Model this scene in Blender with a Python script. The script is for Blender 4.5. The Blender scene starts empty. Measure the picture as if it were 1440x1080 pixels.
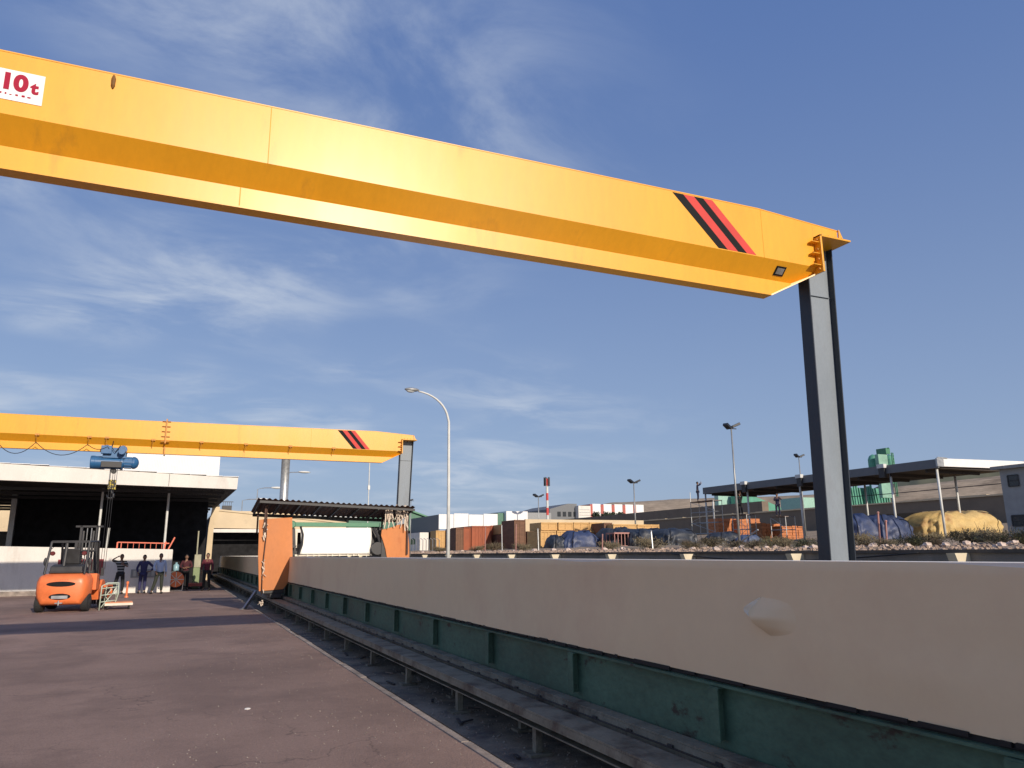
import bpy, bmesh, math, random
from mathutils import Vector, Matrix, Quaternion
R = math.radians
random.seed(7)
S = bpy.context.scene
COL = S.collection

# ---------------------------------------------------------------- camera
FOC, EYE = 1056.0, 1.65            # focal length in pixels of the 1440 x 1080 photograph, eye height
dX = Vector((2430, -215, -FOC)).normalized()
dY = Vector((-480, -241.5, -FOC)).normalized()
dY = (dY - dX * dX.dot(dY)).normalized()
dZ = dX.cross(dY)
M = Matrix((dX, dY, dZ))           # camera axes -> world axes
CAMLOC = Vector((0, 0, EYE))
cd = bpy.data.cameras.new('camera'); cam = bpy.data.objects.new('camera', cd); COL.objects.link(cam)
cam.matrix_world = Matrix.Translation(CAMLOC) @ M.to_4x4()
cd.sensor_width = 36; cd.lens = 36 * FOC / 1440; cd.clip_end = 6000; cd.clip_start = 0.05
S.camera = cam

def at(px, py, X=None, Y=None, Z=None):
    """the point of the world seen at a pixel of the photograph, on the plane X=, Y= or Z="""
    r = M @ Vector((px - 720, 540 - py, -FOC))
    t = X / r.x if X is not None else Y / r.y if Y is not None else (Z - EYE) / r.z
    return CAMLOC + r * t

# ---------------------------------------------------------------- sun and sky
ELEV = math.atan(1 / math.hypot(.44, 2.5)); 
travel = Vector((-.44, 2.5, -1)).normalized()
sd = bpy.data.lights.new('sun', 'SUN'); sd.energy = 4.3; sd.angle = R(.55); sd.color = (1, .87, .72)
sun = bpy.data.objects.new('sun', sd); COL.objects.link(sun)
sun.rotation_mode = 'QUATERNION'; sun.rotation_quaternion = travel.to_track_quat('-Z', 'Y')
sun.location = (5, -30, 14)
W = bpy.data.worlds.new('World'); S.world = W; W.use_nodes = True
nt = W.node_tree; N = nt.nodes; L = nt.links
bg = N['Background']
sky = N.new('ShaderNodeTexSky'); sky.sky_type = 'NISHITA'; sky.sun_disc = False
sky.sun_elevation = ELEV; sky.sun_rotation = math.atan2(.44, -2.5)
sky.altitude = 200; sky.air_density = 1.0; sky.dust_density = 1.6; sky.ozone_density = 2.0
tc = N.new('ShaderNodeTexCoord'); sep = N.new('ShaderNodeSeparateXYZ'); L.new(tc.outputs['Generated'], sep.inputs[0])
def mth(op, a, b=None, clamp=False):
    n = N.new('ShaderNodeMath'); n.operation = op; n.use_clamp = clamp
    for i, v in enumerate((a, b)):
        if v is None: continue
        if isinstance(v, (int, float)): n.inputs[i].default_value = v
        else: L.new(v, n.inputs[i])
    return n.outputs[0]
# cirrus lies in one high flat layer: project the direction on it
zz = mth('ADD', mth('MAXIMUM', sep.outputs[2], 0.0), 0.12)
cx = mth('DIVIDE', sep.outputs[0], zz); cy = mth('DIVIDE', sep.outputs[1], zz)
cmb = N.new('ShaderNodeCombineXYZ'); L.new(cx, cmb.inputs[0]); L.new(cy, cmb.inputs[1])
mp = N.new('ShaderNodeMapping'); mp.inputs['Rotation'].default_value = (0, 0, R(-30)); mp.inputs['Scale'].default_value = (1.0, 1.35, 1)
L.new(cmb.outputs[0], mp.inputs[0])
n1 = N.new('ShaderNodeTexNoise'); n1.inputs['Scale'].default_value = 1.9; n1.inputs['Detail'].default_value = 9; n1.inputs['Roughness'].default_value = .6; n1.inputs['Distortion'].default_value = .5
L.new(mp.outputs[0], n1.inputs['Vector'])
n2 = N.new('ShaderNodeTexNoise'); n2.inputs['Scale'].default_value = .8; n2.inputs['Detail'].default_value = 3
L.new(cmb.outputs[0], n2.inputs['Vector'])
def ramp(v, a, b):
    n = N.new('ShaderNodeMapRange'); n.interpolation_type = 'SMOOTHSTEP'; n.inputs[1].default_value = a; n.inputs[2].default_value = b; L.new(v, n.inputs[0]); return n.outputs[0]
cm = mth('MULTIPLY', ramp(n1.outputs[0], .38, .72), ramp(n2.outputs[0], .39, .6))
# more cirrus in the west (left), clear sky in the east
west = ramp(mth('SUBTRACT', sep.outputs[1], mth('MULTIPLY', sep.outputs[0], 1.25)), -.15, .75)
cm = mth('MULTIPLY', cm, mth('ADD', mth('MULTIPLY', west, .85), .0), True)
mx = N.new('ShaderNodeMix'); mx.data_type = 'RGBA'; L.new(cm, mx.inputs[0]); mx.inputs[7].default_value = (4.2, 4.7, 5.5, 1)
# air full of dust: a grey veil over the blue, thicker low down
veil = N.new('ShaderNodeMix'); veil.data_type = 'RGBA'
air = N.new('ShaderNodeMix'); air.data_type = 'RGBA'; air.inputs[6].default_value = (2.25, 2.95, 4.35, 1); air.inputs[7].default_value = (.72, 1.36, 3.35, 1)
L.new(mth('POWER', ramp(sep.outputs[2], -.05, .75), .8), air.inputs[0]); L.new(air.outputs[2], veil.inputs[7])
veil.inputs[0].default_value = .8
L.new(sky.outputs[0], veil.inputs[6]); L.new(veil.outputs[2], mx.inputs[6]); L.new(mx.outputs[2], bg.inputs[0]); bg.inputs[1].default_value = .135
S.view_settings.view_transform = 'Standard'; S.view_settings.look = 'None'; S.view_settings.gamma = 1; S.view_settings.exposure = 0.0

# ---------------------------------------------------------------- materials
MATS = {}
def mat(name, col, rough=.7, metal=0., var=.15, scale=3., fine=.0, fscale=40., bump=.0, stain=None, smask=(.55, .7), sscale=1.2, stretch=(1, 1, 1), coat=0., coatr=.28, crack=None, wave=None, spec=.5, local=True):
    if name in MATS: return MATS[name]
    m = bpy.data.materials.new(name); m.use_nodes = True; t = m.node_tree; n = t.nodes; l = t.links
    b = n['Principled BSDF']; b.inputs['Roughness'].default_value = rough; b.inputs['Metallic'].default_value = metal
    b.inputs['Specular IOR Level'].default_value = spec
    if coat: b.inputs['Coat Weight'].default_value = coat; b.inputs['Coat Roughness'].default_value = coatr
    c = n.new('ShaderNodeTexCoord'); oi = n.new('ShaderNodeObjectInfo')
    sc = n.new('ShaderNodeVectorMath'); sc.operation = 'SCALE'; sc.inputs[0].default_value = (13, 7, 5); l.new(oi.outputs['Random'], sc.inputs['Scale'])
    ad = n.new('ShaderNodeVectorMath'); ad.operation = 'ADD'; l.new(c.outputs['Object'], ad.inputs[0]); l.new(sc.outputs[0], ad.inputs[1])
    mp = n.new('ShaderNodeMapping'); mp.inputs['Scale'].default_value = stretch; l.new(ad.outputs[0], mp.inputs[0])
    def noise(s, d=6, r=.6):
        x = n.new('ShaderNodeTexNoise'); x.inputs['Scale'].default_value = s; x.inputs['Detail'].default_value = d; x.inputs['Roughness'].default_value = r
        l.new(mp.outputs[0], x.inputs['Vector']); return x.outputs[0]
    def mixc(fac, a, bb):
        x = n.new('ShaderNodeMix'); x.data_type = 'RGBA'; l.new(fac, x.inputs[0])
        for i, v in ((6, a), (7, bb)):
            if isinstance(v, tuple): x.inputs[i].default_value = (*v, 1)
            else: l.new(v, x.inputs[i])
        return x.outputs[2]
    def mr(v, a, bb, lo=0., hi=1.):
        x = n.new('ShaderNodeMapRange'); l.new(v, x.inputs[0])
        for i, q in enumerate((a, bb, lo, hi)): x.inputs[i + 1].default_value = q
        return x.outputs[0]
    lo = tuple(v * (1 - var) for v in col); hi = tuple(min(1, v * (1 + var)) for v in col)
    nz = noise(scale); out = mixc(mr(nz, .32, .68), lo, hi)
    fn = noise(fscale, 3, .7)
    if fine:
        x = n.new('ShaderNodeMix'); x.data_type = 'RGBA'; x.blend_type = 'MULTIPLY'; x.inputs[0].default_value = 1
        l.new(out, x.inputs[6]); l.new(mr(fn, .3, .7, 1 - fine, 1 + fine), x.inputs[7]); out = x.outputs[2]
    if stain:
        out = mixc(mr(noise(sscale, 9, .68), smask[0], smask[1]), out, stain)
    if crack:
        wn = n.new('ShaderNodeTexNoise'); wn.inputs['Scale'].default_value = 1.3; wn.inputs['Detail'].default_value = 6; l.new(mp.outputs[0], wn.inputs['Vector'])
        av = n.new('ShaderNodeVectorMath'); av.operation = 'MULTIPLY_ADD'; av.inputs[1].default_value = (1.6, 1.6, 1.6); l.new(wn.outputs['Color'], av.inputs[0]); l.new(mp.outputs[0], av.inputs[2])
        vo = n.new('ShaderNodeTexVoronoi'); vo.feature = 'DISTANCE_TO_EDGE'; vo.inputs['Scale'].default_value = crack[0]; l.new(av.outputs[0], vo.inputs['Vector'])
        gate = n.new('ShaderNodeMath'); gate.operation = 'MULTIPLY'; l.new(mr(vo.outputs[0], .0, crack[1], .55, 0.), gate.inputs[0]); l.new(mr(noise(.5, 3), .48, .58), gate.inputs[1])
        out = mixc(gate.outputs[0], out, crack[2])
    l.new(out, b.inputs['Base Color'])
    if rough < .95: l.new(mr(nz, .3, .7, rough - .07, rough + .07), b.inputs['Roughness'])
    h = None
    if wave:
        wv = n.new('ShaderNodeTexWave'); wv.bands_direction = wave[0]; wv.inputs['Scale'].default_value = wave[1]; l.new(c.outputs['Object'], wv.inputs[0]); h = wv.outputs[1]; bump = bump or .5
    elif bump: h = fn
    if h is not None:
        bp = n.new('ShaderNodeBump'); bp.inputs['Strength'].default_value = min(1, bump); bp.inputs['Distance'].default_value = .02 if not wave else .03
        l.new(h, bp.inputs['Height']); l.new(bp.outputs[0], b.inputs['Normal'])
    MATS[name] = m; return m

YEL = mat('yellow_paint', (.79, .365, .012), .48, var=.05, scale=.8, fine=.04, fscale=9, coat=.6, coatr=.33, stain=(.5, .23, .02), smask=(.60, .82), sscale=1.6, stretch=(1.6, 1, .35), spec=.35)
YELR = mat('yellow_paint_rusty', (.55, .24, .04), .55, var=.3, scale=8)
BLK = mat('black_paint', (.014, .014, .015), .75, spec=.15, var=.3)
RED = mat('red_paint', (.6, .06, .05), .6, var=.1, spec=.25)
STEELG = mat('grey_steel_paint', (.2, .235, .27), .5, var=.12, scale=1.5, fine=.05, stretch=(1, 1, .4), stain=(.15, .15, .16), smask=(.55, .8))
STEELD = mat('shaded_steel_paint', (.02, .028, .042), .5, var=.15)  # column flanges: their shade is put into this dark colour
ASPH = mat('reddish_asphalt', (.31, .215, .175), .93, var=.2, scale=.3, fine=.2, fscale=70, bump=.8, stain=(.2, .14, .118), smask=(.46, .74), sscale=.8, spec=.25, crack=(.22, .004, (.1, .075, .065)))
CONC = mat('dark_concrete', (.24, .21, .165), .92, var=.25, scale=1.6, fine=.2, fscale=50, bump=.5, stain=(.09, .085, .08), smask=(.48, .66), sscale=2.2, spec=.25)
KERB = mat('kerb_concrete', (.3, .25, .21), .9, var=.35, scale=3, fine=.2, bump=.4)
BEIGE = mat('beige_bed_coating', (.8, .64, .41), .62, var=.035, scale=.7, fine=.015, fscale=8, stain=(.7, .51, .33), smask=(.48, .8), sscale=.7, stretch=(1, .8, .9))
CREAM = mat('cream_bed_top', (.74, .68, .56), .7, var=.08, scale=2)
GREEN = mat('dark_green_bed_paint', (.062, .128, .088), .68, var=.3, scale=1.1, fine=.18, fscale=14, stain=(.035, .028, .022), smask=(.6, .66), sscale=2.4, stretch=(1, .8, 1.6))
RUB = mat('black_rubber_strip', (.015, .015, .015), .8, var=.3)
RAILM = mat('grey_green_rail_paint', (.19, .185, .145), .6, var=.3, scale=4, fine=.15, stain=(.07, .055, .045), smask=(.5, .65), sscale=3)
WHITE = mat('white_plaster', (.72, .69, .63), .85, var=.06, scale=1.2, fine=.05, stain=(.5, .46, .4), smask=(.54, .78), sscale=.9, stretch=(1, 1, .35))
WSHEET = mat('white_cladding', (.78, .78, .77), .55, var=.04, scale=2, wave=('X', 4.), stain=(.6, .58, .54), smask=(.62, .8), bump=.25)
CREAMW = mat('cream_plaster', (.62, .5, .33), .88, var=.07, scale=.8, fine=.05, stain=(.45, .36, .25), smask=(.6, .8))
SHADEIN = mat('interior_shade', (.022, .022, .024), .95, var=.3, spec=.1)  # near-black colour stands in for the shade inside open buildings
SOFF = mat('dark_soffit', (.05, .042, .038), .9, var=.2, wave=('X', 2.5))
MAROON = mat('maroon_paint', (.26, .03, .035), .6)
ORANGE = mat('orange_paint', (.78, .19, .055), .5, var=.1, scale=4, fine=.06, stain=(.4, .12, .05), smask=(.58, .75), sscale=4, coat=.12)
ORPAN = mat('weathered_orange_panel', (.56, .2, .06), .65, var=.07, scale=1.3, fine=.05, fscale=12, stain=(.42, .12, .03), smask=(.56, .75), sscale=2, stretch=(1, 1, .5))
TYRE = mat('black_tyre', (.02, .02, .02), .85, fine=.2)
DARKM = mat('dark_machine_steel', (.03, .03, .032), .5, var=.3)
GREYM = mat('galvanised_steel', (.42, .43, .43), .42, metal=.6, var=.15, scale=5)
WTUBE = mat('pale_tube_paint', (.62, .63, .6), .5, var=.1)
BLUE = mat('blue_hoist_paint', (.022, .115, .27), .42, var=.12, scale=6, stain=(.02, .06, .12), smask=(.6, .7), sscale=5, coat=.3)
CABLE = mat('black_cable', (.01, .01, .012), .6)
RUSTR = mat('rusty_corrugated_sheet', (.075, .04, .03), .8, var=.35, scale=3, fine=.2)
GREENP = mat('green_beam_paint', (.07, .22, .13), .5, var=.12)
SHEET = mat('white_plastic_sheet', (.86, .85, .8), .5, var=.03, scale=2, stain=(.7, .68, .6), smask=(.68, .8))
RAG = mat('pale_rag_cloth', (.62, .52, .42), .95, var=.3, scale=20)
SKIN = mat('brown_skin', (.22, .12, .075), .6, var=.1)
HAIR = mat('black_hair', (.012, .01, .01), .8)
SHOE = mat('dark_shoe', (.03, .025, .02), .7)
WOOD = mat('tan_crate_board', (.60, .37, .15), .85, var=.12, scale=1.5, fine=.12, fscale=18, stretch=(1, 1, 5), stain=(.38, .22, .09), smask=(.55, .78))
WOODB = mat('brown_crate_board', (.17, .09, .055), .85, var=.25, scale=1.5, fine=.15, stretch=(1, 1, 5))
BRICK = mat('orange_brick', (.5, .19, .08), .9, var=.2, scale=5, fine=.2, fscale=14)
RBRN = mat('red_brown_container', (.33, .095, .045), .75, var=.15, scale=1, wave=('X', 5), bump=.3, stain=(.16, .06, .04), smask=(.58, .75))
BROWNW = mat('brown_render', (.2, .16, .12), .95, var=.15, scale=.3, fine=.1, stain=(.1, .08, .065), smask=(.5, .8), sscale=.3)
DGREY = mat('dark_grey_cladding', (.15, .16, .17), .6, var=.08, wave=('Y', 5), bump=.4)
GREYB = mat('grey_block_wall', (.3, .31, .31), .85, var=.08, fine=.06)
GRNB = mat('green_cladding', (.09, .2, .14), .6, var=.1, wave=('X', 4), bump=.3)
PGRN = mat('pale_green_plant_paint', (.09, .3, .21), .6, var=.2, scale=.6)
TARPB = mat('blue_tarpaulin', (.04, .058, .125), .5, var=.25, scale=2.5, fine=.1, fscale=12, bump=.6)
TARPG = mat('dark_grey_tarpaulin', (.035, .042, .055), .5, var=.35, scale=1.6, fine=.1, fscale=9, bump=.6)
TARPY = mat('yellow_tarpaulin', (.56, .4, .16), .7, var=.14, scale=1.6, fine=.1, fscale=9, bump=.8, stain=(.4, .22, .09), smask=(.52, .7))
PINK = mat('dusty_pink_steel', (.4, .2, .17), .6)
SAND = mat('sandy_soil', (.34, .26, .18), .97, var=.2, scale=.15, fine=.25, fscale=6, bump=.6, stain=(.2, .16, .11), smask=(.5, .7), sscale=.25, spec=.2)
HILLM = mat('bare_hill_soil', (.42, .33, .23), .97, var=.16, scale=.02, fine=.2, fscale=.25, stain=(.2, .155, .11), smask=(.5, .68), sscale=.05, spec=.1)
HILLG = mat('dark_hill_scrub', (.15, .15, .1), .97, var=.2, scale=.02, spec=.1)
ROCKP = mat('pale_limestone_rock', (.62, .5, .42), .95, var=.2, scale=4, bump=.5)
BUSHM = mat('dry_scrub_foliage', (.15, .125, .075), .9, var=.4, scale=3)
BUSHG = mat('olive_scrub_foliage', (.1, .105, .055), .9, var=.4, scale=3)
TWIG = mat('dry_twig', (.15, .1, .07), .95)
LAMPG = mat('lamp_housing', (.3, .31, .31), .4, metal=.3)
LAMPD = mat('dark_floodlight', (.02, .025, .035), .4)
GLASS = mat('dark_window_glass', (.03, .035, .04), .15)

# ---------------------------------------------------------------- mesh helpers
class MB:
    def __init__(s): s.v = []; s.f = []; s.mi = []; s.cur = 0
    def add(s, vs, fs):
        o = len(s.v); s.v += [Vector(p) for p in vs]; s.f += [tuple(i + o for i in f) for f in fs]; s.mi += [s.cur] * len(fs); return s
    def box(s, x0, x1, y0, y1, z0, z1, rot=0, piv=None):
        vs = [Vector((x, y, z)) for z in (z0, z1) for y in (y0, y1) for x in (x0, x1)]
        if rot:
            p = Vector(piv) if piv else Vector(((x0 + x1) / 2, (y0 + y1) / 2, 0)); q = Matrix.Rotation(rot, 3, 'Z'); vs = [q @ (v - p) + p for v in vs]
        return s.add(vs, [(0, 2, 3, 1), (4, 5, 7, 6), (0, 1, 5, 4), (2, 6, 7, 3), (0, 4, 6, 2), (1, 3, 7, 5)])
    def bar(s, a, b, w, h=None, up=(0, 0, 1)):
        a = Vector(a); b = Vector(b); h = h or w; d = (b - a).normalized(); u = Vector(up)
        if abs(d.dot(u)) > .98: u = Vector((0, 1, 0))
        r = d.cross(u).normalized(); u = r.cross(d)
        vs = [p + r * (i * w / 2) + u * (j * h / 2) for p in (a, b) for j in (-1, 1) for i in (-1, 1)]
        return s.add(vs, [(0, 1, 3, 2), (4, 6, 7, 5), (0, 4, 5, 1), (2, 3, 7, 6), (0, 2, 6, 4), (1, 5, 7, 3)])
    def prism(s, poly, axis, a, b):
        """extrude a 2-D outline between a and b along an axis: x: (y,z)  y: (x,z)  z: (x,y)"""
        def P(q, t): return (t, q[0], q[1]) if axis == 'x' else (q[0], t, q[1]) if axis == 'y' else (q[0], q[1], t)
        n = len(poly); vs = [P(q, a) for q in poly] + [P(q, b) for q in poly]
        return s.add(vs, [tuple(range(n))[::-1], tuple(range(n, 2 * n))] + [(i, (i + 1) % n, n + (i + 1) % n, n + i) for i in range(n)])
    def tube(s, pts, r, n=8, caps=True):
        pts = [Vector(p) for p in pts]; rs = r if isinstance(r, (list, tuple)) else [r] * len(pts); o = len(s.v); vs = []; fs = []
        u = None
        for i, p in enumerate(pts):
            d = (pts[min(i + 1, len(pts) - 1)] - pts[max(i - 1, 0)]).normalized()
            if u is None: u = d.orthogonal().normalized()
            u = (u - d * u.dot(d)).normalized(); w = d.cross(u)
            vs += [p + (u * math.cos(t) + w * math.sin(t)) * rs[i] for t in [2 * math.pi * k / n for k in range(n)]]
        for i in range(len(pts) - 1):
            for k in range(n): fs.append((i * n + k, i * n + (k + 1) % n, (i + 1) * n + (k + 1) % n, (i + 1) * n + k))
        if caps: fs += [tuple(range(n))[::-1], tuple(range((len(pts) - 1) * n, len(pts) * n))]
        return s.add(vs, fs)
    def lathe(s, c, prof, axis=(0, 0, 1), n=16):
        c = Vector(c); a = Vector(axis).normalized()
        return s.tube([c + a * p[1] for p in prof], [max(p[0], .0005) for p in prof], n) if True else s
    def ball(s, c, r, n=8, m=6, sc=(1, 1, 1)):
        c = Vector(c); vs = []; fs = []
        for i in range(m + 1):
            th = math.pi * i / m
            for k in range(n):
                ph = 2 * math.pi * k / n; vs.append(c + Vector((math.sin(th) * math.cos(ph) * sc[0], math.sin(th) * math.sin(ph) * sc[1], math.cos(th) * sc[2])) * r)
        for i in range(m):
            for k in range(n): fs.append((i * n + k, (i + 1) * n + k, (i + 1) * n + (k + 1) % n, i * n + (k + 1) % n))
        return s.add(vs, fs)
    def grid(s, fn, nu, nv):
        vs = [fn(i / nu, j / nv) for j in range(nv + 1) for i in range(nu + 1)]
        return s.add(vs, [(j * (nu + 1) + i, j * (nu + 1) + i + 1, (j + 1) * (nu + 1) + i + 1, (j + 1) * (nu + 1) + i) for j in range(nv) for i in range(nu)])
    def build(s, name, m, parent=None, smooth=False, bevel=0, mats=None, thick=0, fixn=False):
        me = bpy.data.meshes.new(name); o = bpy.data.objects.new(name, me)
        if parent is not None: mw = WM[parent.name]
        else:
            xs = [v.x for v in s.v]; ys = [v.y for v in s.v]; mw = Matrix.Translation(((min(xs) + max(xs)) / 2, (min(ys) + max(ys)) / 2, min(v.z for v in s.v)))
        inv = mw.inverted()
        me.from_pydata([inv @ v for v in s.v], [], s.f)
        for mm in ([m] if mats is None else mats): me.materials.append(mm)
        if mats: me.polygons.foreach_set('material_index', s.mi)
        if smooth: me.polygons.foreach_set('use_smooth', [True] * len(me.polygons))
        if fixn:
            b = bmesh.new(); b.from_mesh(me); bmesh.ops.recalc_face_normals(b, faces=b.faces); b.to_mesh(me); b.free()
        me.update(); COL.objects.link(o)
        if parent is not None: o.parent = parent
        else: o.matrix_world = mw
        WM[o.name] = mw
        if thick: q = o.modifiers.new('thickness', 'SOLIDIFY'); q.thickness = thick
        if bevel: q = o.modifiers.new('bevel', 'BEVEL'); q.width = bevel; q.segments = 2; q.limit_method = 'ANGLE'
        return o
WM = {}
def tag(o, label=None, cat=None, group=None, kind=None):
    if label: o['label'] = label
    if cat: o['category'] = cat
    if group: o['group'] = group
    if kind: o['kind'] = kind
    return o
def thing(name, label, cat, loc=(0, 0, 0), rz=0, group=None, kind=None):
    o = bpy.data.objects.new(name, None); COL.objects.link(o); o.location = loc; o.rotation_euler = (0, 0, rz); o.empty_display_size = .3
    WM[o.name] = Matrix.Translation(loc) @ Matrix.Rotation(rz, 4, 'Z'); return tag(o, label, cat, group, kind)
def place(o, loc, rz=0, sc=None):
    o.location = loc; o.rotation_euler = (0, 0, rz)
    if sc: o.scale = (sc, sc, sc) if isinstance(sc, (int, float)) else sc
    return o
def dup(root, loc, rz=0, label=None, group=None, sc=None):
    r = root.copy(); COL.objects.link(r); place(r, loc, rz, sc)
    if label: r['label'] = label
    if group: r['group'] = group
    for ch in list(root.children):
        c = ch.copy(); COL.objects.link(c); c.parent = r
        for g in list(ch.children): d = g.copy(); COL.objects.link(d); d.parent = c
    return r
def skin(mb, pts, edges, rad, sub=1):
    """grow one continuous surface round a chain of joints and add it to mb"""
    me = bpy.data.meshes.new('tmp'); me.from_pydata([Vector(p) for p in pts], edges, []); o = bpy.data.objects.new('tmp', me); COL.objects.link(o)
    o.modifiers.new('s', 'SKIN').use_smooth_shade = True
    for i, r in enumerate(rad):
        r = r if isinstance(r, tuple) else (r, r)
        me.skin_vertices[0].data[i].radius = r
    me.skin_vertices[0].data[0].use_root = True
    if sub: q = o.modifiers.new('u', 'SUBSURF'); q.levels = sub; q.render_levels = sub
    dg = bpy.context.evaluated_depsgraph_get(); dg.update(); ev = o.evaluated_get(dg); m2 = ev.to_mesh()
    mb.add([v.co.copy() for v in m2.vertices], [tuple(p.vertices) for p in m2.polygons])
    ev.to_mesh_clear(); bpy.data.objects.remove(o); bpy.data.meshes.remove(me)

# ================================================================ SETTING
def lerp(x, tab):
    for (a, va), (b, vb) in zip(tab, tab[1:]):
        if x <= b: return va + (vb - va) * max(0, (x - a)) / (b - a)
    return tab[-1][1]
PROF = [(16.7, 1.55), (18, 1.68), (22, 1.8), (30, 2.0), (45, 2.33), (60, 3.0), (78, 4.2), (100, 5.6), (140, 7.5), (200, 9), (400, 14)]
def gz(X, Y=0): return lerp(X, PROF)
b = MB(); b.box(-1500, 1500, -300, 3000, -1.2, -.03); tag(b.build('ground', SAND), kind='structure')
b = MB(); b.box(-60, 2.5, -15, 100, -.3, .0); tag(b.build('yard_paving', ASPH), kind='structure')
b = MB(); b.box(2.63, 16.5, -15, 130, -.3, -.012); tag(b.build('concrete_apron', CONC), kind='structure')
b = MB()
y = -15
while y < 62:
    l_ = 1.2 + random.random() * .4; dx = random.uniform(-.015, .015)
    if not 26.8 < y < 30: b.box(2.5 + dx * .3, 2.58 + dx, y, y + l_ - .012, -.3, .008 + random.uniform(0, .006))
    y += l_
tag(b.build('kerb_strip', KERB, bevel=.006), kind='structure')
b = MB()
def tf(u, v):
    X = 16.72 + (u ** 2) * 380; Y = -30 + 600 * v ** 1.6
    n_ = .06 * math.sin(X * 1.7 + Y * .9) + .05 * math.sin(X * .6 - Y * 1.3)
    return (X, Y, gz(X) + (n_ if X > 17.2 else 0))
b.grid(tf, 90, 160); tag(b.build('terrace_ground', SAND, smooth=True), kind='structure')
# hills far to the right: bare slopes with gullies
def hill(name, pts, D0, depth, m, seed, base=-3):
    """ridge line through given bearings and heights: a solid slope falling to both sides"""
    rnd = random.Random(seed); mb = MB(); az = [math.atan2(*(at(px, py, Z=EYE + 10) .xy)) if False else None for px, py in pts]
    cols = []
    for px, py in pts:
        r = M @ Vector((px - 720, 540 - py, -FOC)); k = D0 / math.hypot(r.x, r.y); cols.append((math.atan2(r.x, r.y), EYE + r.z * k))
    n = 160; m_ = 22
    ph = [rnd.random() * 6 for _ in range(8)]
    def fn(u, v):
        a = cols[0][0] + (cols[-1][0] - cols[0][0]) * u
        h = lerp(a, cols)
        D = D0 + (v - .45) * depth; s = max(0, 1 - abs(v - .45) / (.45 if v < .45 else .55)) ** .8
        g = sum(math.sin(u * f_ * 9 + ph[i] + v * (3 + i)) / f_ for i, f_ in enumerate((3, 7, 13, 23, 41))) * .09
        return (math.sin(a) * D, math.cos(a) * D, base + (h - base) * s * (1 + g * .35 * (1 - s * .6)))
    mb.grid(fn, n, m_); return tag(mb.build(name, m, smooth=True), kind='structure')
hill('hills', [(640, 735), (760, 724), (860, 706), (950, 701), (1060, 698), (1150, 694), (1260, 684), (1400, 668), (1520, 655), (1700, 640)], 420, 300, HILLM, 3)
hill('far_hills', [(1180, 705), (1290, 662), (1380, 650), (1440, 647), (1560, 640), (1800, 640)], 800, 400, HILLG, 5)

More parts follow.
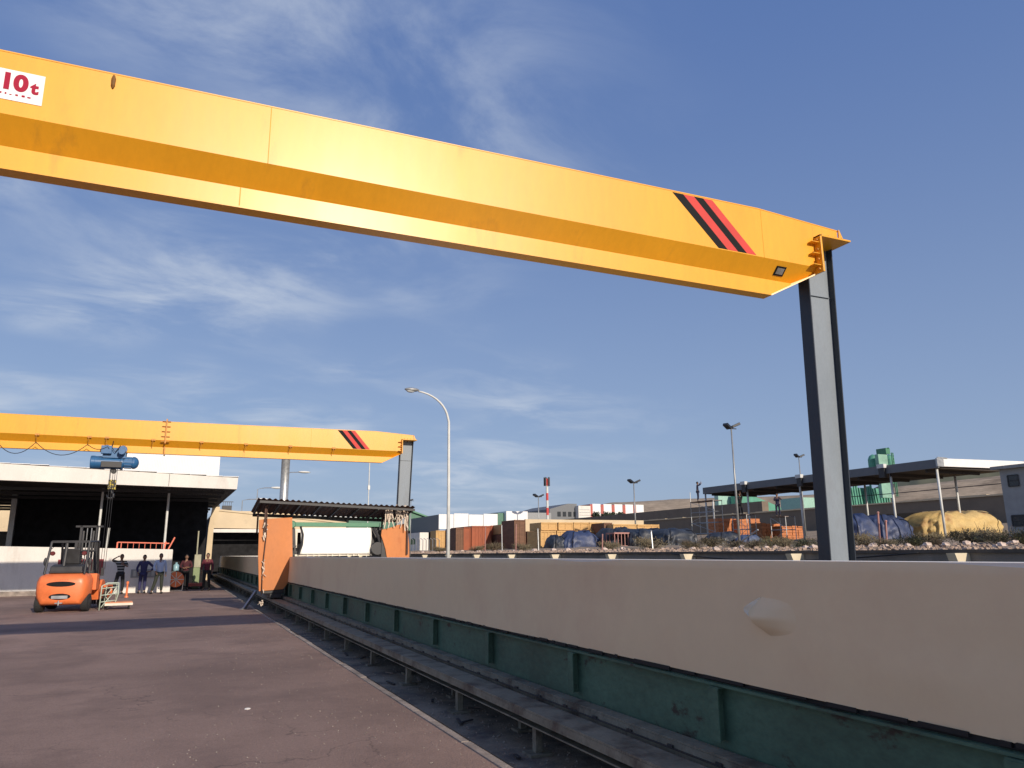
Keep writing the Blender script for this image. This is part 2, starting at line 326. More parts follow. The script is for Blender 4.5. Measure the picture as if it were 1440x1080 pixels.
# ================================================================ GANTRY CRANES
GX0 = -15.0
def make_crane(cx, Y, dz, label, detail):
    """cx shifts along X; Y is the middle of the girder; dz lowers the girder"""
    t = thing('gantry_crane', label, 'crane', (8.05 + cx, Y, 0), 0, 'yellow gantry cranes')
    zt0, zs, zi, zb = 6.13 + dz, 5.515 + dz, 5.305 + dz, 5.10 + dz
    hw, hi = .28, .07
    def top(X): return lerp(X, [(-20, 6.09 + dz), (-2, 6.12 + dz), (4, 6.185 + dz), (6.97, 6.215 + dz), (8.45, 6.135 + dz)])
    def low(X, z): return max(z, zb + (X - 7.3) * .5 if X > 7.3 else z)
    mb = MB(); rings = []
    Xs = [GX0, -8, -2, 1, 4, 6.97, 7.3, 7.48, 7.66, 7.95]
    for X in Xs:
        z3 = low(X, zb); z2 = max(zi, z3); z1 = max(zs, z3)
        wi = hi + (hw - hi) * max(0, (z3 - zi)) / (zs - zi) if z3 > zi else hi
        rings.append([(-hw, top(X)), (-hw, z1), (-wi, z2), (-wi, z3 - .001), (wi, z3 - .001), (wi, z2), (hw, z1), (hw, top(X))])
    vs = [(X + cx, Y + p[0], p[1]) for X, r in zip(Xs, rings) for p in r]; n = 8
    fs = [(i * n + k, (i + 1) * n + k, (i + 1) * n + (k + 1) % n, i * n + (k + 1) % n) for i in range(len(Xs) - 1) for k in range(n)] + [tuple(range(n)), tuple(range((len(Xs) - 1) * n, len(Xs) * n))[::-1]]
    mb.add(vs, fs)
    # nose over the column
    mb.prism([(7.952 + cx, 5.972 + dz), (8.42 + cx, 5.972 + dz), (8.42 + cx, top(8.42)), (7.952 + cx, top(7.952))], 'y', Y - hw, Y + hw)
    g = mb.build('girder', YEL, t, bevel=.006, fixn=True)
    mb = MB(); mb.box(GX0 + cx, 7.28 + cx, Y - .085, Y + .085, zb - .022, zb - .003)
    mb.build('bottom_flange', YEL, g)
    mb = MB()                                    # thin top cover plate standing proud
    mb.add([(X + cx, Y + s_ * .284, top(X) + k) for X in (GX0, -2, 4, 6.97, 8.45) for s_ in (-1, 1) for k in (.001, .014)],
           [(i * 4 + a, i * 4 + b_, i * 4 + 4 + b_, i * 4 + 4 + a) for i in range(4) for a, b_ in ((0, 1), (1, 3), (3, 2), (2, 0))] + [(0, 2, 3, 1), (16, 17, 19, 18)])
    mb.build('top_plate', YEL, g, fixn=True)
    # cap: vertical and horizontal connection plates with stiffeners and bolts
    mb = MB(); mb.box(7.955 + cx, 7.985 + cx, Y - .40, Y + .40, 5.42 + dz, 5.968 + dz); mb.box(7.955 + cx, 8.54 + cx, Y - .40, Y + .40, 5.943 + dz, 5.97 + dz)
    for sy in (-1, 1):
        mb.prism([(8.425 + cx, 5.972 + dz), (8.52 + cx, 5.972 + dz), (8.435 + cx, 6.15 + dz), (8.425 + cx, 6.15 + dz)], 'y', Y + sy * .3 - .012, Y + sy * .3 + .012)
        for k in range(3):
            z = 5.52 + .17 * k + dz; mb.prism([(7.953 + cx, z - .006), (7.953 + cx, z + .006), (7.83 + cx, z + .006), (7.83 + cx, z - .006)], 'y', Y + sy * .285, Y + sy * .37)
    e = mb.build('end_plate', YEL, t, bevel=.003)
    for k in range(4):
        mb = MB(); z = 5.47 + .145 * k + dz; mb.lathe((7.955 + cx, Y - .345, z), [(.017, -.03), (.017, 0)], (1, 0, 0), 6); mb.build('bolt', YELR, e)
        mb = MB(); mb.lathe((8.05 + .125 * k + cx, Y - .35, 5.97 + dz), [(.017, 0), (.017, .03)], (0, 0, 1), 6); mb.build('bolt', YELR, e)
    mb = MB()                                    # diagonal closing plate under the cut end
    mb.add([(x + cx, Y + s_ * w, z + dz) for x, z, w in ((7.275, 5.094, .085), (7.953, 5.432, .27), (7.953, 5.412, .27), (7.275, 5.074, .085)) for s_ in (-1, 1)],
           [(0, 1, 3, 2), (2, 3, 5, 4), (4, 5, 7, 6), (6, 7, 1, 0), (0, 2, 4, 6), (1, 7, 5, 3)])
    mb.build('closing_plate', YEL, g, fixn=True)
    # stripes: black, red, black, red parallelograms painted on the web (a plate of paint 2 mm thick)
    tp, bt = [5.56, 5.73, 5.9, 6.05, 6.2], [6.25, 6.40, 6.57, 6.72, 6.88]
    if not detail: tp, bt = [x - .02 for x in tp], [x - .12 for x in bt]
    for i in range(4):
        mb = MB(); z0, z1 = zs + .012, lambda X: top(X) - .012
        for sy in (-1,):
            mb.prism([(tp[i] + cx, z1(tp[i])), (tp[i + 1] + cx, z1(tp[i + 1])), (bt[i + 1] + cx, z0), (bt[i] + cx, z0)], 'y', Y + sy * (hw + .0025), Y + sy * (hw - .002))
        mb.build('paint_stripe', (BLK, RED)[i % 2], g, fixn=True)
    # column: H section, flanges facing along the girder
    c = MB(); cf = MB(); zb_, zt_ = 0.03, 5.94 + dz
    x0b, x1b, x0t, x1t = 7.82 + cx, 8.26 + cx, 7.99 + cx, 8.49 + cx; yc = Y; fw = .1
    def slab(mb, xa, xb, xc, xd, y0, y1): mb.add([(xa, y0, zb_), (xb, y0, zb_), (xb, y1, zb_), (xa, y1, zb_), (xc, y0, zt_), (xd, y0, zt_), (xd, y1, zt_), (xc, y1, zt_)], [(0, 3, 2, 1), (4, 5, 6, 7), (0, 1, 5, 4), (2, 3, 7, 6), (0, 4, 7, 3), (1, 2, 6, 5)])
    slab(c, x0b + .018, x1b - .018, x0t + .018, x1t - .018, yc - .005, yc + .005)
    slab(cf, x0b, x0b + .016, x0t, x0t + .016, yc - fw, yc + fw); slab(cf, x1b - .016, x1b, x1t - .016, x1t, yc - fw, yc + fw)
    co = c.build('column', STEELG, t)
    f_ = cf.build('flange', STEELD, co)
    mb = MB(); mb.box(7.72 + cx, 8.4 + cx, Y - .25, Y + .25, 0, .028); mb.build('base_plate', STEELD, co)
    mb = MB(); mb.box(8.0 + cx, 8.42 + cx, yc - .03, yc + .03, 5.2 + dz, 5.206 + dz); mb.build('stiffener', STEELG, co)
    # the far leg, outside the photograph
    mb = MB(); X = GX0 + .4 + cx; mb.box(X - .2, X + .2, Y - .006, Y + .006, .03, zb - .03); mb.box(X - .22, X - .202, Y - .1, Y + .1, .03, zb - .03); mb.box(X + .202, X + .22, Y - .1, Y + .1, .03, zb - .03); mb.build('column', STEELG, t)
    # weld lines down the web where the plates join
    for X in ((-.0 + .58, -3.2, 7.02) if detail else (-3.9, 4.6)):
        mb = MB(); mb.box(X - .004 + cx, X + .004 + cx, Y - hw - .003, Y - hw + .002, zs + .002, top(X) - .004); mb.build('weld_seam', mat('yellow_seam', (.7, .32, .015), .6), g)
    if detail:
        mb = MB(); mb.box(.35 + cx - .005, .35 + cx + .005, Y - hi - .003, Y - hi + .002, zb, zi); mb.build('weld_seam', mat('yellow_seam', (.7, .32, .015), .6), g)
        # lifting lug and its hole mark
        mb = MB(); mb.lathe((-.86, Y - hw - .012, 6.04), [(.006, -.06), (.018, -.03), (.02, .04), (.01, .075)], (0, 0, 1), 8); mb.build('lifting_lug', mat('brown_lug', (.2, .09, .015), .7), g)
        # small vent grille on the sloping plate
        a = Vector((0, hw - hi, zi - zs)).normalized(); nrm = Vector((0, a.z, -a.y)); 
        if nrm.y > 0: nrm = -nrm
        cpt = Vector((7.37, Y - (hw + hi) / 2, (zs + zi) / 2)) + nrm * .004
        for (w, h, m_, off, nm) in ((.085, .07, BLK, 0, 'vent'), (.06, .045, GREYM, .004, 'vent_grille')):
            mb = MB(); ex = Vector((1, 0, 0)); cc = cpt + nrm * off
            mb.add([cc + ex * (i * w) + a * (j * h) + nrm * k for k in (-.003, .003) for i, j in ((-1, -1), (1, -1), (1, 1), (-1, 1))], [(0, 1, 2, 3), (7, 6, 5, 4), (0, 4, 5, 1), (1, 5, 6, 2), (2, 6, 7, 3), (3, 7, 4, 0)]); mb.build(nm, m_, g, fixn=True)
        # capacity plate
        p = MB(); p.box(-2.1, -1.405, Y - hw - .006, Y - hw - .001, 5.655, 5.955)
        sg = p.build('capacity_sign', mat('sign_white', (.82, .8, .8), .5, var=.02), g)
        def word(txt, x, z, size, bold, m_):
            cu = bpy.data.curves.new('lettering', 'FONT'); cu.body = txt; cu.size = size; cu.extrude = .0015; cu.offset = bold
            o = bpy.data.objects.new('lettering', cu); COL.objects.link(o); dg = bpy.context.evaluated_depsgraph_get(); me = bpy.data.meshes.new_from_object(o.evaluated_get(dg)); bpy.data.objects.remove(o)
            o = bpy.data.objects.new('lettering', me); COL.objects.link(o); me.materials.clear(); me.materials.append(m_)
            me.transform(WM[sg.name].inverted() @ Matrix.Translation((x, Y - hw - .0085, z)) @ Matrix.Rotation(R(90), 4, 'X')); o.parent = sg; return o
        CRIM = mat('crimson_lettering', (.36, .008, .04), .6, var=.02, spec=.2)
        word('10', -1.745, 5.765, .215, .011, CRIM); word('t', -1.503, 5.76, .165, .007, CRIM)
        mb = MB(); rr = random.Random(3); x = -1.97                  # row of tiny unreadable marks
        while x < -1.5:
            w = rr.uniform(.012, .03); mb.box(x, x + w, Y - hw - .0085, Y - hw - .006, 5.705, 5.705 + rr.uniform(.008, .02)); x += w + rr.uniform(.012, .03)
        mb.build('small_marks', CRIM, sg)
    else:
        # bolted splice: two flanges with gusset fins
        X = -.17 + cx
        mb = MB(); mb.box(X - .02, X + .02, Y - hw - .07, Y + hw + .07, zi + .1, zt0 + .1)
        for k in range(5):
            z = zs - .05 + k * .17; mb.box(X - .13, X + .13, Y - hw - .06, Y - hw - .001, z, z + .014)
        mb.box(X - .02, X + .02, Y - .2, Y + .2, zb - .06, zi); sp = mb.build('splice_plate', YELR, t)
        for X in (-4.15, -2.7, -2.2, -.83, .66, 2.1, 3.6, 5.13):
            mb = MB(); mb.box(X - .06, X + .06, Y - hw - .03, Y - hw + .0, zs - .03, zs + .03); mb.tube([(X, Y - hw - .02, zs), (X - .02, Y - hw - .06, zs - .06), (X, Y - hw + .02, zi + .02)], .012, 6); mb.build('cable_bracket', YELR, g)
    return t
make_crane(0, 7.6, 0, 'nearer yellow gantry crane with its white 10 t plate and tall grey column', 'near')
make_crane(-.3, 27.8, -.09, 'farther yellow gantry crane carrying the blue hoist in front of the white canopy', '')

# ================================================================ BLUE HOIST, its hook and cables
HY = 27.8
t = thing('electric_hoist', 'blue electric hoist hanging under the farther yellow girder', 'hoist', (-1.92, HY, 4.35))
mb = MB(); mb.lathe((-2.62, HY, 4.64), [(.2, 0), (.215, .02), (.215, .12), (.205, .13), (.205, .86), (.225, .87), (.225, .95)], (1, 0, 0), 24); mb.build('drum_casing', BLUE, t, smooth=False, bevel=.004)
mb = MB(); mb.lathe((-1.665, HY, 4.66), [(.18, 0), (.18, .26), (.2, .27), (.2, .33), (.16, .40), (.1, .44), (.03, .46)], (1, 0, 0), 20)
for k in range(12):
    a = k * math.pi / 6; mb.bar((-1.63, HY + .185 * math.cos(a), 4.66 + .185 * math.sin(a)), (-1.42, HY + .185 * math.cos(a), 4.66 + .185 * math.sin(a)), .012, .02)
mb.build('motor', BLUE, t)
mb = MB(); mb.box(-2.28, -1.6, HY - .012 - .2, HY - .19, 4.78, 5.12); mb.box(-2.28, -1.6, HY + .19, HY + .21, 4.78, 5.12); mb.box(-2.1, -1.78, HY - .2, HY + .2, 4.8, 4.85); mb.build('trolley_frame', BLUE, t, bevel=.004)
for X in (-2.17, -1.7):
    for y_ in (-.29, .21): mb = MB(); mb.lathe((X, HY + y_, 5.06), [(.12, 0), (.13, .02), (.13, .05), (.1, .08)], (0, 1, 0), 20); mb.build('trolley_wheel', BLUE, t)
mb = MB(); mb.lathe((-1.72, HY - .48, 4.98), [(.1, 0), (.11, .03), (.11, .16), (.06, .2)], (0, 1, 0), 16); mb.build('travel_motor', BLUE, t)
mb = MB(); mb.box(-2.33, -2.02, HY - .36, HY - .215, 4.9, 5.16); mb.build('control_box', BLUE, t, bevel=.008)
mb = MB(); mb.tube([(-2.0, HY - .3, 5.32), (-2.02, HY - .33, 5.1), (-1.92, HY - .31, 4.95), (-1.78, HY - .33, 5.18)], .014, 6); mb.build('cable_loop', CABLE, t, smooth=True)
mb = MB(); mb.box(-2.3, -1.7, HY - .235, HY - .2, 4.47, 4.66); mb.build('rope_guide', DARKM, t, bevel=.01)
for X in (-2.03, -1.82):
    mb = MB(); mb.tube([(X, HY, 4.44), (X, HY, 4.02)], .011, 6); mb.build('rope', GREYM, t)
mb = MB(); mb.lathe((-1.93, HY - .07, 4.38), [(.09, 0), (.09, .14)], (0, 1, 0), 14); mb.build('sheave', DARKM, t)
hb = MB()
hb.box(-2.04, -1.82, HY - .1, HY - .07, 3.78, 4.08); hb.box(-2.04, -1.82, HY + .07, HY + .1, 3.78, 4.08); hb.lathe((-1.93, HY - .065, 3.98), [(.1, 0), (.07, .03), (.07, .1), (.1, .13)], (0, 1, 0), 16)
h_ = hb.build('hook_block', mat('yellow_black_block', (.5, .38, .03), .5, stain=(.02, .02, .02), smask=(.47, .5), sscale=9), t)
mb = MB(); mb.tube([(-1.93, HY, 3.78), (-1.93, HY, 3.7), (-1.86, HY, 3.62), (-1.86, HY, 3.54), (-1.93, HY, 3.48), (-2.02, HY, 3.51), (-2.06, HY, 3.6)], [.03, .03, .035, .04, .04, .03, .012], 8); mb.build('hook', DARKM, h_, smooth=True)
mb = MB()
for X in (-2.0, -1.93, -1.87): mb.tube([(X, HY - .12, 4.45), (X + .01, HY - .2, 3), (X, HY - .14, 1.25)], .008, 5)
mb.box(-1.97, -1.89, HY - .19, HY - .1, 1.05, 1.3); mb.build('pendant_control', CABLE, t)
mb = MB(); pts = []
xs = [-9.6, -8.0, -6.4, -5.2, -4.15, -2.72, -2.1]
for a, b_ in zip(xs, xs[1:]):
    sag = .38 if b_ - a > .8 else .15
    for k in range(12): u = k / 12; pts.append((a + (b_ - a) * u, HY - .36, 5.17 - 4 * sag * u * (1 - u)))
pts.append((-2.1, HY - .36, 5.05)); mb.tube(pts, .012, 6)
tag(mb.build('festoon_cable', CABLE, smooth=True), 'thin dark cable looping below the farther girder left of the blue hoist', 'cable')

# ================================================================ LONG MOULD BED
XB = 3.3; ZT, ZM = 1.588, .85
t = thing('casting_bed', 'long beige topped bed on a dark green ribbed steel base running into the distance', 'casting bed', (4.6, 28, 0))
mb = MB(); rnd = random.Random(2)
def bedface(u, v):
    Y = -3 + 62.6 * u ** 1.7; z = ZM + (ZT - ZM) * v
    w = .006 * math.sin(Y * 1.3) + .004 * math.sin(Y * 3.1 + 2 * v) + .003 * math.sin(v * 6 + Y * .7)
    w += .012 * math.exp(-((Y - 1.8) / .5) ** 2 - ((z - 1.2) / .12) ** 2) - .01 * math.exp(-((Y - 2.7) / .4) ** 2 - ((z - 1.05) / .12) ** 2)
    if v > .97: w += .012
    return (XB + w, Y, z)
mb.grid(bedface, 420, 24)
fc = mb.build('beige_side', BEIGE, t, smooth=True, fixn=False)
mb = MB(); mb.box(XB + .012, XB + .3, -3, 59.4, ZT - .05, ZT - .001); mb.box(XB + .1, 5.88, -2.9, 59.3, ZM, ZT - .25)
mb.prism([(59.402, ZM), (59.402, ZT - .001), (59.75, ZT - .03), (60.1, ZT - .18), (60.2, ZM)], 'x', XB + .01, 5.9); mb.build('bed_top', mat('sunlit_bed_rim', (.8, .76, .68), .6, var=.06), t)  # sunlit top put into the colour, whiter than the beige side
mb = MB(); mb.box(5.905, 5.93, -3, 59.4, ZM, ZT - .2); mb.build('beige_side', BEIGE, t)
mb = MB(); mb.box(XB + .012, XB + .03, -3, 59.6, ZM - .03, ZM - .002)
r2 = random.Random(4); y = -2.5
while y < 30:
    l_ = r2.uniform(.03, .5); mb.box(XB - .006, XB + .012, y, y + l_, ZM - r2.uniform(.012, .024), ZM + r2.uniform(.0, .006)); y += l_ + r2.uniform(.01, .25)
mb.build('rubber_strip', RUB, t)
mb = MB(); mb.box(XB + .018, XB + .03, -3, 59.6, .2, ZM - .032); mb.box(XB - .03, XB + .03, -3, 59.6, ZM - .048, ZM - .034); mb.build('green_side', GREEN, t)
mb = MB(); mb.box(5.88, 5.9, -3, 59.6, .1, ZM - .003); mb.build('green_side', GREEN, t)
mb = MB(); mb.box(XB + .06, 5.85, -2.8, 59.4, .12, .2); mb.build('under_frame', DARKM, t)
for k in range(33):
    Y = 4.165 - 1.93 * 3 + 1.93 * k
    mb = MB(); mb.box(XB - .05, XB + .016, Y - .005, Y + .005, .475, ZM - .06); mb.box(XB - .055, XB - .046, Y - .045, Y + .045, .475, ZM - .06); mb.box(XB - .05, XB + .016, Y - .045, Y + .045, ZM - .06, ZM - .052)
    mb.build('rib', GREEN, t)
# blister of loose coating: it rises from the near side to a torn, sunlit edge on the far side
def facew(Y, z):
    v = (z - ZM) / (ZT - ZM)
    return .006 * math.sin(Y * 1.3) + .004 * math.sin(Y * 3.1 + 2 * v) + .003 * math.sin(v * 6 + Y * .7) + .012 * math.exp(-((Y - 1.8) / .5) ** 2 - ((z - 1.2) / .12) ** 2) - .01 * math.exp(-((Y - 2.7) / .4) ** 2 - ((z - 1.05) / .12) ** 2)
def blister(u, v):
    z = 1.14 + .25 * v; q = abs(v - .5) * 2; edge = 3.735 - .12 * max(0, .55 - v) - .05 * q ** 3 + .005 * math.sin(v * 23)
    Y = 3.32 + (edge - 3.32) * u; lift = .095 * (u ** 1.9) * (math.cos(q * math.pi / 2) ** 1.6) - .007
    return (XB + facew(Y, z) - lift - .004 * math.sin(u * 7 + v * 5) * u * (1 - q), Y, z)
mb = MB(); mb.grid(blister, 60, 40); mb.build('loose_blister', BEIGE, t, smooth=True)
mb = MB()
def lip(u, v):
    a = blister(1, .5 + .4 * u); w = math.sin(u * math.pi) * .028; return (a[0] - w * 1.3 * v, a[1] + w * v * .5, a[2] + .006 * v)
mb.grid(lip, 14, 2); mb.build('torn_edge', CREAM, t, thick=.004)

# ---- trolley rails beside the bed
t = thing('trolley_track', 'grey steel trolley rail beam on short posts in front of the green bed base', 'rail track', (2.95, 28, 0))
mb = MB(); mb.box(2.85, 3.10, -3, 59.8, .345, .36); mb.box(2.85, 2.862, -3, 59.8, .285, .343); mb.box(2.96, 2.975, -3, 59.8, .235, .343); mb.box(2.88, 3.06, -3, 59.8, .222, .234); mb.build('front_beam', RAILM, t)
mb = MB(); mb.box(2.955, 2.995, -3, 59.8, .362, .40); mb.build('rail', RAILM, t) if False else None
mb = MB(); mb.box(3.16, 3.285, -3, 59.8, .418, .43); mb.box(3.16, 3.172, -3, 59.8, .33, .416); mb.build('inner_ledge', RAILM, t)
mb = MB(); mb.box(3.14, 3.158, -3, 59.8, .37, .376)
for k in range(120): mb.box(3.145, 3.157, -2.5 + k * .5, -2.44 + k * .5, .377, .392)
mb.build('cable_strip', DARKM, t)
for k in range(32):
    Y = 6.18 - 1.93 * 3 + 1.93 * k
    mb = MB(); mb.box(2.93, 2.99, Y - .035, Y + .035, .012, .221); mb.box(2.86, 3.06, Y - .09, Y + .09, -.011, .011)
    mb.build('front_post', RAILM, t)
    Y += .85
    if k < 31:
        mb = MB(); mb.box(3.18, 3.24, Y - .03, Y + .03, .012, .417); mb.box(3.13, 3.29, Y - .08, Y + .08, -.011, .011); mb.build('rear_post', RAILM, t)
r3 = random.Random(11)
for k in range(16):
    Y = r3.uniform(3.5, 20); X = r3.uniform(2.75, 3.2); a = r3.uniform(0, 3)
    mb = MB(); l_ = r3.uniform(.08, .3); mb.bar((X, Y, .004), (X + l_ * .5 * math.cos(a), Y + l_ * math.sin(a), .006 + r3.uniform(0, .02)), .03, .012)
    tag(mb.build('debris_scrap', DARKM if k % 3 else KERB), 'small scrap of wood or metal lying on the concrete under the rail beam', 'scrap', 'scraps under the rail beam')
mb = MB(); mb.lathe((.909, 9.257, 0), [(.035, 0), (.03, .008), (.012, .012)], (0, 0, 1), 7)
tag(mb.build('paper_scrap', WHITE), 'tiny white scrap lying on the reddish paving in the foreground', 'scrap')

# ================================================================ MACHINE STRADDLING THE BED
MY = 24.07
t = thing('bed_machine', 'orange panelled machine with corrugated canopy straddling the long bed', 'machine', (4.6, MY + .8, 0))
def pxpoly(pts, Y): return [(q.x, q.z) for q in (at(a, b_, Y=Y) for a, b_ in pts)]
mb = MB(); mb.prism(pxpoly([(364.5, 731), (376, 729.5), (411, 727.5), (411.5, 800), (408.5, 812), (402, 824), (398, 828.5), (364, 831.5), (363, 780)], MY), 'y', MY, MY + .035)
p1 = mb.build('front_panel', ORPAN, t, bevel=.006, fixn=True)
mb = MB(); mb.prism(pxpoly([(537, 745), (549, 742), (560, 738), (574, 735.5), (574, 750), (575.5, 765), (576, 812), (549, 814), (545, 790), (542, 772), (539, 762), (536, 753)], MY), 'y', MY, MY + .035)
mb.build('front_panel', ORPAN, t, bevel=.006, fixn=True)
mb = MB(); mb.box(2.6, 3.2, MY + .04, MY + .9, .52, 2.55); mb.box(6.12, 6.95, MY + .04, MY + 1.5, .5, 2.4); mb.build('side_housing', DARKM, t, bevel=.02)
# corrugated canopy, high edge towards the camera, falling away
xa, xb = 2.27, 7.1
def roof(u, v):
    X = xa + (xb - xa) * u; sag = .05 * math.sin(u * math.pi) + .06 * (1 - u) * 0
    return (X - .02, MY - .45 + 2.1 * v, 3.30 - .17 * u - .30 * v - sag * .4 + .022 * math.sin(X * 2 * math.pi / .17))
mb = MB(); mb.grid(roof, 240, 3)
mb.build('canopy_roof', RUSTR, t, thick=.006)
mb = MB(); mb.bar((2.3, MY - .4, 3.2), (7.08, MY - .4, 3.02), .05, .07); mb.bar((2.3, MY + 1.55, 2.9), (7.08, MY + 1.55, 2.75), .06, .1); mb.bar((2.32, MY - .4, 3.2), (2.32, MY + 1.6, 2.9), .05); mb.bar((7.05, MY - .4, 3.03), (7.05, MY + 1.6, 2.75), .05)
for k in range(7): X = 2.9 + k * .6; mb.bar((X, MY - .4, 3.18 - .03 * k), (X, MY + 1.55, 2.9 - .022 * k), .04)
mb.build('canopy_frame', DARKM, t)
for x0, y0 in ((2.52, MY - .05), (2.38, MY + .7), (6.95, MY - .05), (6.35, MY + .9), (3.26, MY + 1.2)):
    mb = MB(); mb.box(x0 - .025, x0 + .025, y0 - .025, y0 + .025, 1.62 if x0 > 3.3 else 2.3, 3.1 - .03 * (x0 - 2.3)); mb.build('canopy_post', RUSTR, t)
mb = MB(); mb.box(3.33, 6.12, MY + .28, MY + .42, 2.5, 2.63); mb.lathe((3.36, MY + .2, 2.56), [(.1, 0), (.12, .05), (.12, .25), (.08, .3)], (0, 1, 0), 12); mb.build('green_beam', GREENP, t, bevel=.01)
mb = MB()
def sht(u, v):
    z = 1.66 + (2.47 - 1.66) * v; c = .02 * math.sin(math.pi * v) ** 1.5
    x0, x1 = 3.64 + c - .03 * v, 5.82 + .05 * math.sin(v * math.pi) * v
    return (x0 + (x1 - x0) * u, MY + .22 - .004 * math.sin(u * 19 + v * 2), z)
mb.grid(sht, 24, 12); mb.build('white_sheet', SHEET, t, smooth=True, thick=.01)
mb = MB(); mb.box(3.34, 3.44, MY + .3, MY + .4, 1.6, 2.5); mb.tube([(3.62, MY + .25, 2.5), (3.69, MY + .2, 2.25), (3.68, MY + .2, 1.95), (3.6, MY + .25, 1.65)], .035, 8); mb.bar((3.2, MY + .1, 1.93), (3.5, MY + .1, 1.9), .04); mb.bar((3.44, MY + .32, 2.45), (3.5, MY + .32, 1.7), .05)
mb.box(3.45, 3.56, MY + .33, MY + .4, 1.62, 1.76); mb.build('side_frame', DARKM, t)
mb = MB(); mb.bar((3.5, MY + .36, 2.38), (3.5, MY + .36, 1.86), .1, .03); mb.build('cream_strip', CREAM, t)
mb = MB(); mb.tube([(5.9, MY + .2, 2.45), (6.05, MY + .15, 2.2), (6.12, MY + .15, 1.95), (5.98, MY + .2, 1.7)], .05, 8); mb.lathe((6.02, MY + .05, 1.82), [(.2, 0), (.2, .25)], (0, 1, 0), 14); mb.box(5.86, 6.2, MY + .4, MY + .55, 1.6, 2.5); mb.build('motor_unit', DARKM, t)
mb = MB(); mb.box(3.5, 5.9, MY + .3, MY + .36, 1.6, 1.655)
for k in range(9): X = 3.8 + k * .21 + r3.uniform(-.05, .05); mb.box(X, X + .04, MY + .25, MY + .29, 1.59, 1.65)
mb.build('comb_bar', CREAM, t)
for X in (2.98, 6.5):
    for Y in (MY + .3, MY + 1.3):
        mb = MB(); mb.lathe((X - .05, Y, .45), [(.09, 0), (.09, .1)], (1, 0, 0), 16); mb.build('wheel', DARKM, t)
mb = MB(); mb.box(6.3, 6.7, MY - .1, MY + 1.7, .36, .5); mb.box(2.8, 3.12, MY + .0, MY + 1.6, .4, .52); mb.build('wheel_frame', DARKM, t)
mb = MB(); mb.tube([(2.56, MY - .03, 3.15), (2.58, MY - .04, 2.2), (2.53, MY - .04, 1.3), (2.55, MY - .04, .5)], .017, 6); mb.build('drop_cable', RUSTR, t, smooth=True)
mb = MB(); mb.bar((2.6, 26.2, .5), (2.22, 25.63, .01), .06, .1); mb.bar((2.12, 25.55, .015), (2.34, 25.72, .015), .1, .02); mb.build('stay', GREYM, t)
def rags(c, n, spread, lo, hi, seed):
    rr = random.Random(seed); mb = MB()
    for k in range(n):
        x = c[0] + rr.uniform(-spread, spread); z = c[2] + rr.uniform(-.25, .25); l_ = rr.uniform(lo, hi); w = rr.uniform(.012, .03); s_ = rr.uniform(-.08, .08); y = c[1] + rr.uniform(-.06, .04)
        mb.grid(lambda u, v: (x + (u - .5) * w * 2 * (1 - .5 * v) + s_ * v * v, y + .02 * math.sin(v * 5 + k) + .01 * u, z - l_ * v), 1, 6)
    return mb
rags((6.55, MY - .1, 2.95), 60, .38, .1, .42, 1).build('rags', RAG, t, thick=.004)
rags((2.52, MY - .05, 2.4), 8, .05, .1, .2, 2).build('rags', RAG, t, thick=.004)
rags((2.55, MY - .05, 1.3), 8, .04, .06, .16, 3).build('rags', RAG, t, thick=.004)
rags((2.55, MY - .05, .5), 6, .05, .05, .12, 4).build('rags', RAG, t, thick=.004)

# ================================================================ LEFT: CANOPY BUILDING
t = thing('canopy_building', 'open workshop building with deep white canopy fascia and black interior', 'building', (-5, 45, 0))
YF = 38.5
mb = MB(); mb.prism([(-16, 5.16), (-6.96, 4.889), (2.66, 4.735), (2.68, 5.28), (-7.04, 5.6), (-16, 5.9)], 'y', YF, YF + .12)
mb.build('fascia', WHITE, t, fixn=True)
mb = MB(); mb.prism([(-.35, 4.80), (-.33, 4.80), (-.33, 5.36), (-.35, 5.36)], 'y', YF - .004, YF + .02); mb.build('fascia_joint', DARKM, t)
mb = MB()
for k in range(26):                      # roof sheets overlap the fascia unevenly
    X = -16 + k * .72; z = lerp(X, [(-16, 5.9), (-7.04, 5.6), (2.68, 5.28)]); mb.box(X, X + .7, YF - .03, YF + .5, z + .004 + (k % 3) * .012, z + .03 + (k % 3) * .012)
mb.build('roof_edge', WSHEET, t)
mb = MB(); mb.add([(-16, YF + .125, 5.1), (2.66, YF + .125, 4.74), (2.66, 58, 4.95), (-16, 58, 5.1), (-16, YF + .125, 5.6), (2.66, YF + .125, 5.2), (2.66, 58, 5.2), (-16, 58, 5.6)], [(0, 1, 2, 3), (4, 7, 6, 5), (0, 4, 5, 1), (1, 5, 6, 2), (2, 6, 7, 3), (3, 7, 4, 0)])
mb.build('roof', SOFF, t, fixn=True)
mb = MB()
for k in range(7): Y = 40 + 3 * k; mb.box(-15.9, 2.2, Y, Y + .12, 4.6, 4.74)
mb.build('roof_beams', DARKM, t)
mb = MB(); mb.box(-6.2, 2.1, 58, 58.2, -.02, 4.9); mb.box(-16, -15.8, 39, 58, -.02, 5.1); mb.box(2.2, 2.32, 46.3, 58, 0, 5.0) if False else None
mb.build('back_wall', SHADEIN, t)
xg = at(25, 700, Y=47).x; mb = MB(); mb.box(xg, 1.75, 47, 47.15, 0, 4.95); mb.build('shade_partition', SHADEIN, t)  # near-black sheet added so the depth behind reads as shade
mb = MB(); mb.box(-16, 2.3, 42.5, 58, -.28, .006); mb.build('floor', SHADEIN, t)
mb = MB(); mb.box(xg - .2, xg + .05, 46.6, 46.95, 0, 5.0); mb.build('inner_column', GREYM, t)
for px, pz in ((145, 0), (238, 0)):
    q = at(px, 690, Y=41); mb = MB(); mb.tube([(q.x, 41, 0), (q.x, 41, 4.82)], .055, 10); mb.build('canopy_post', WTUBE, t)
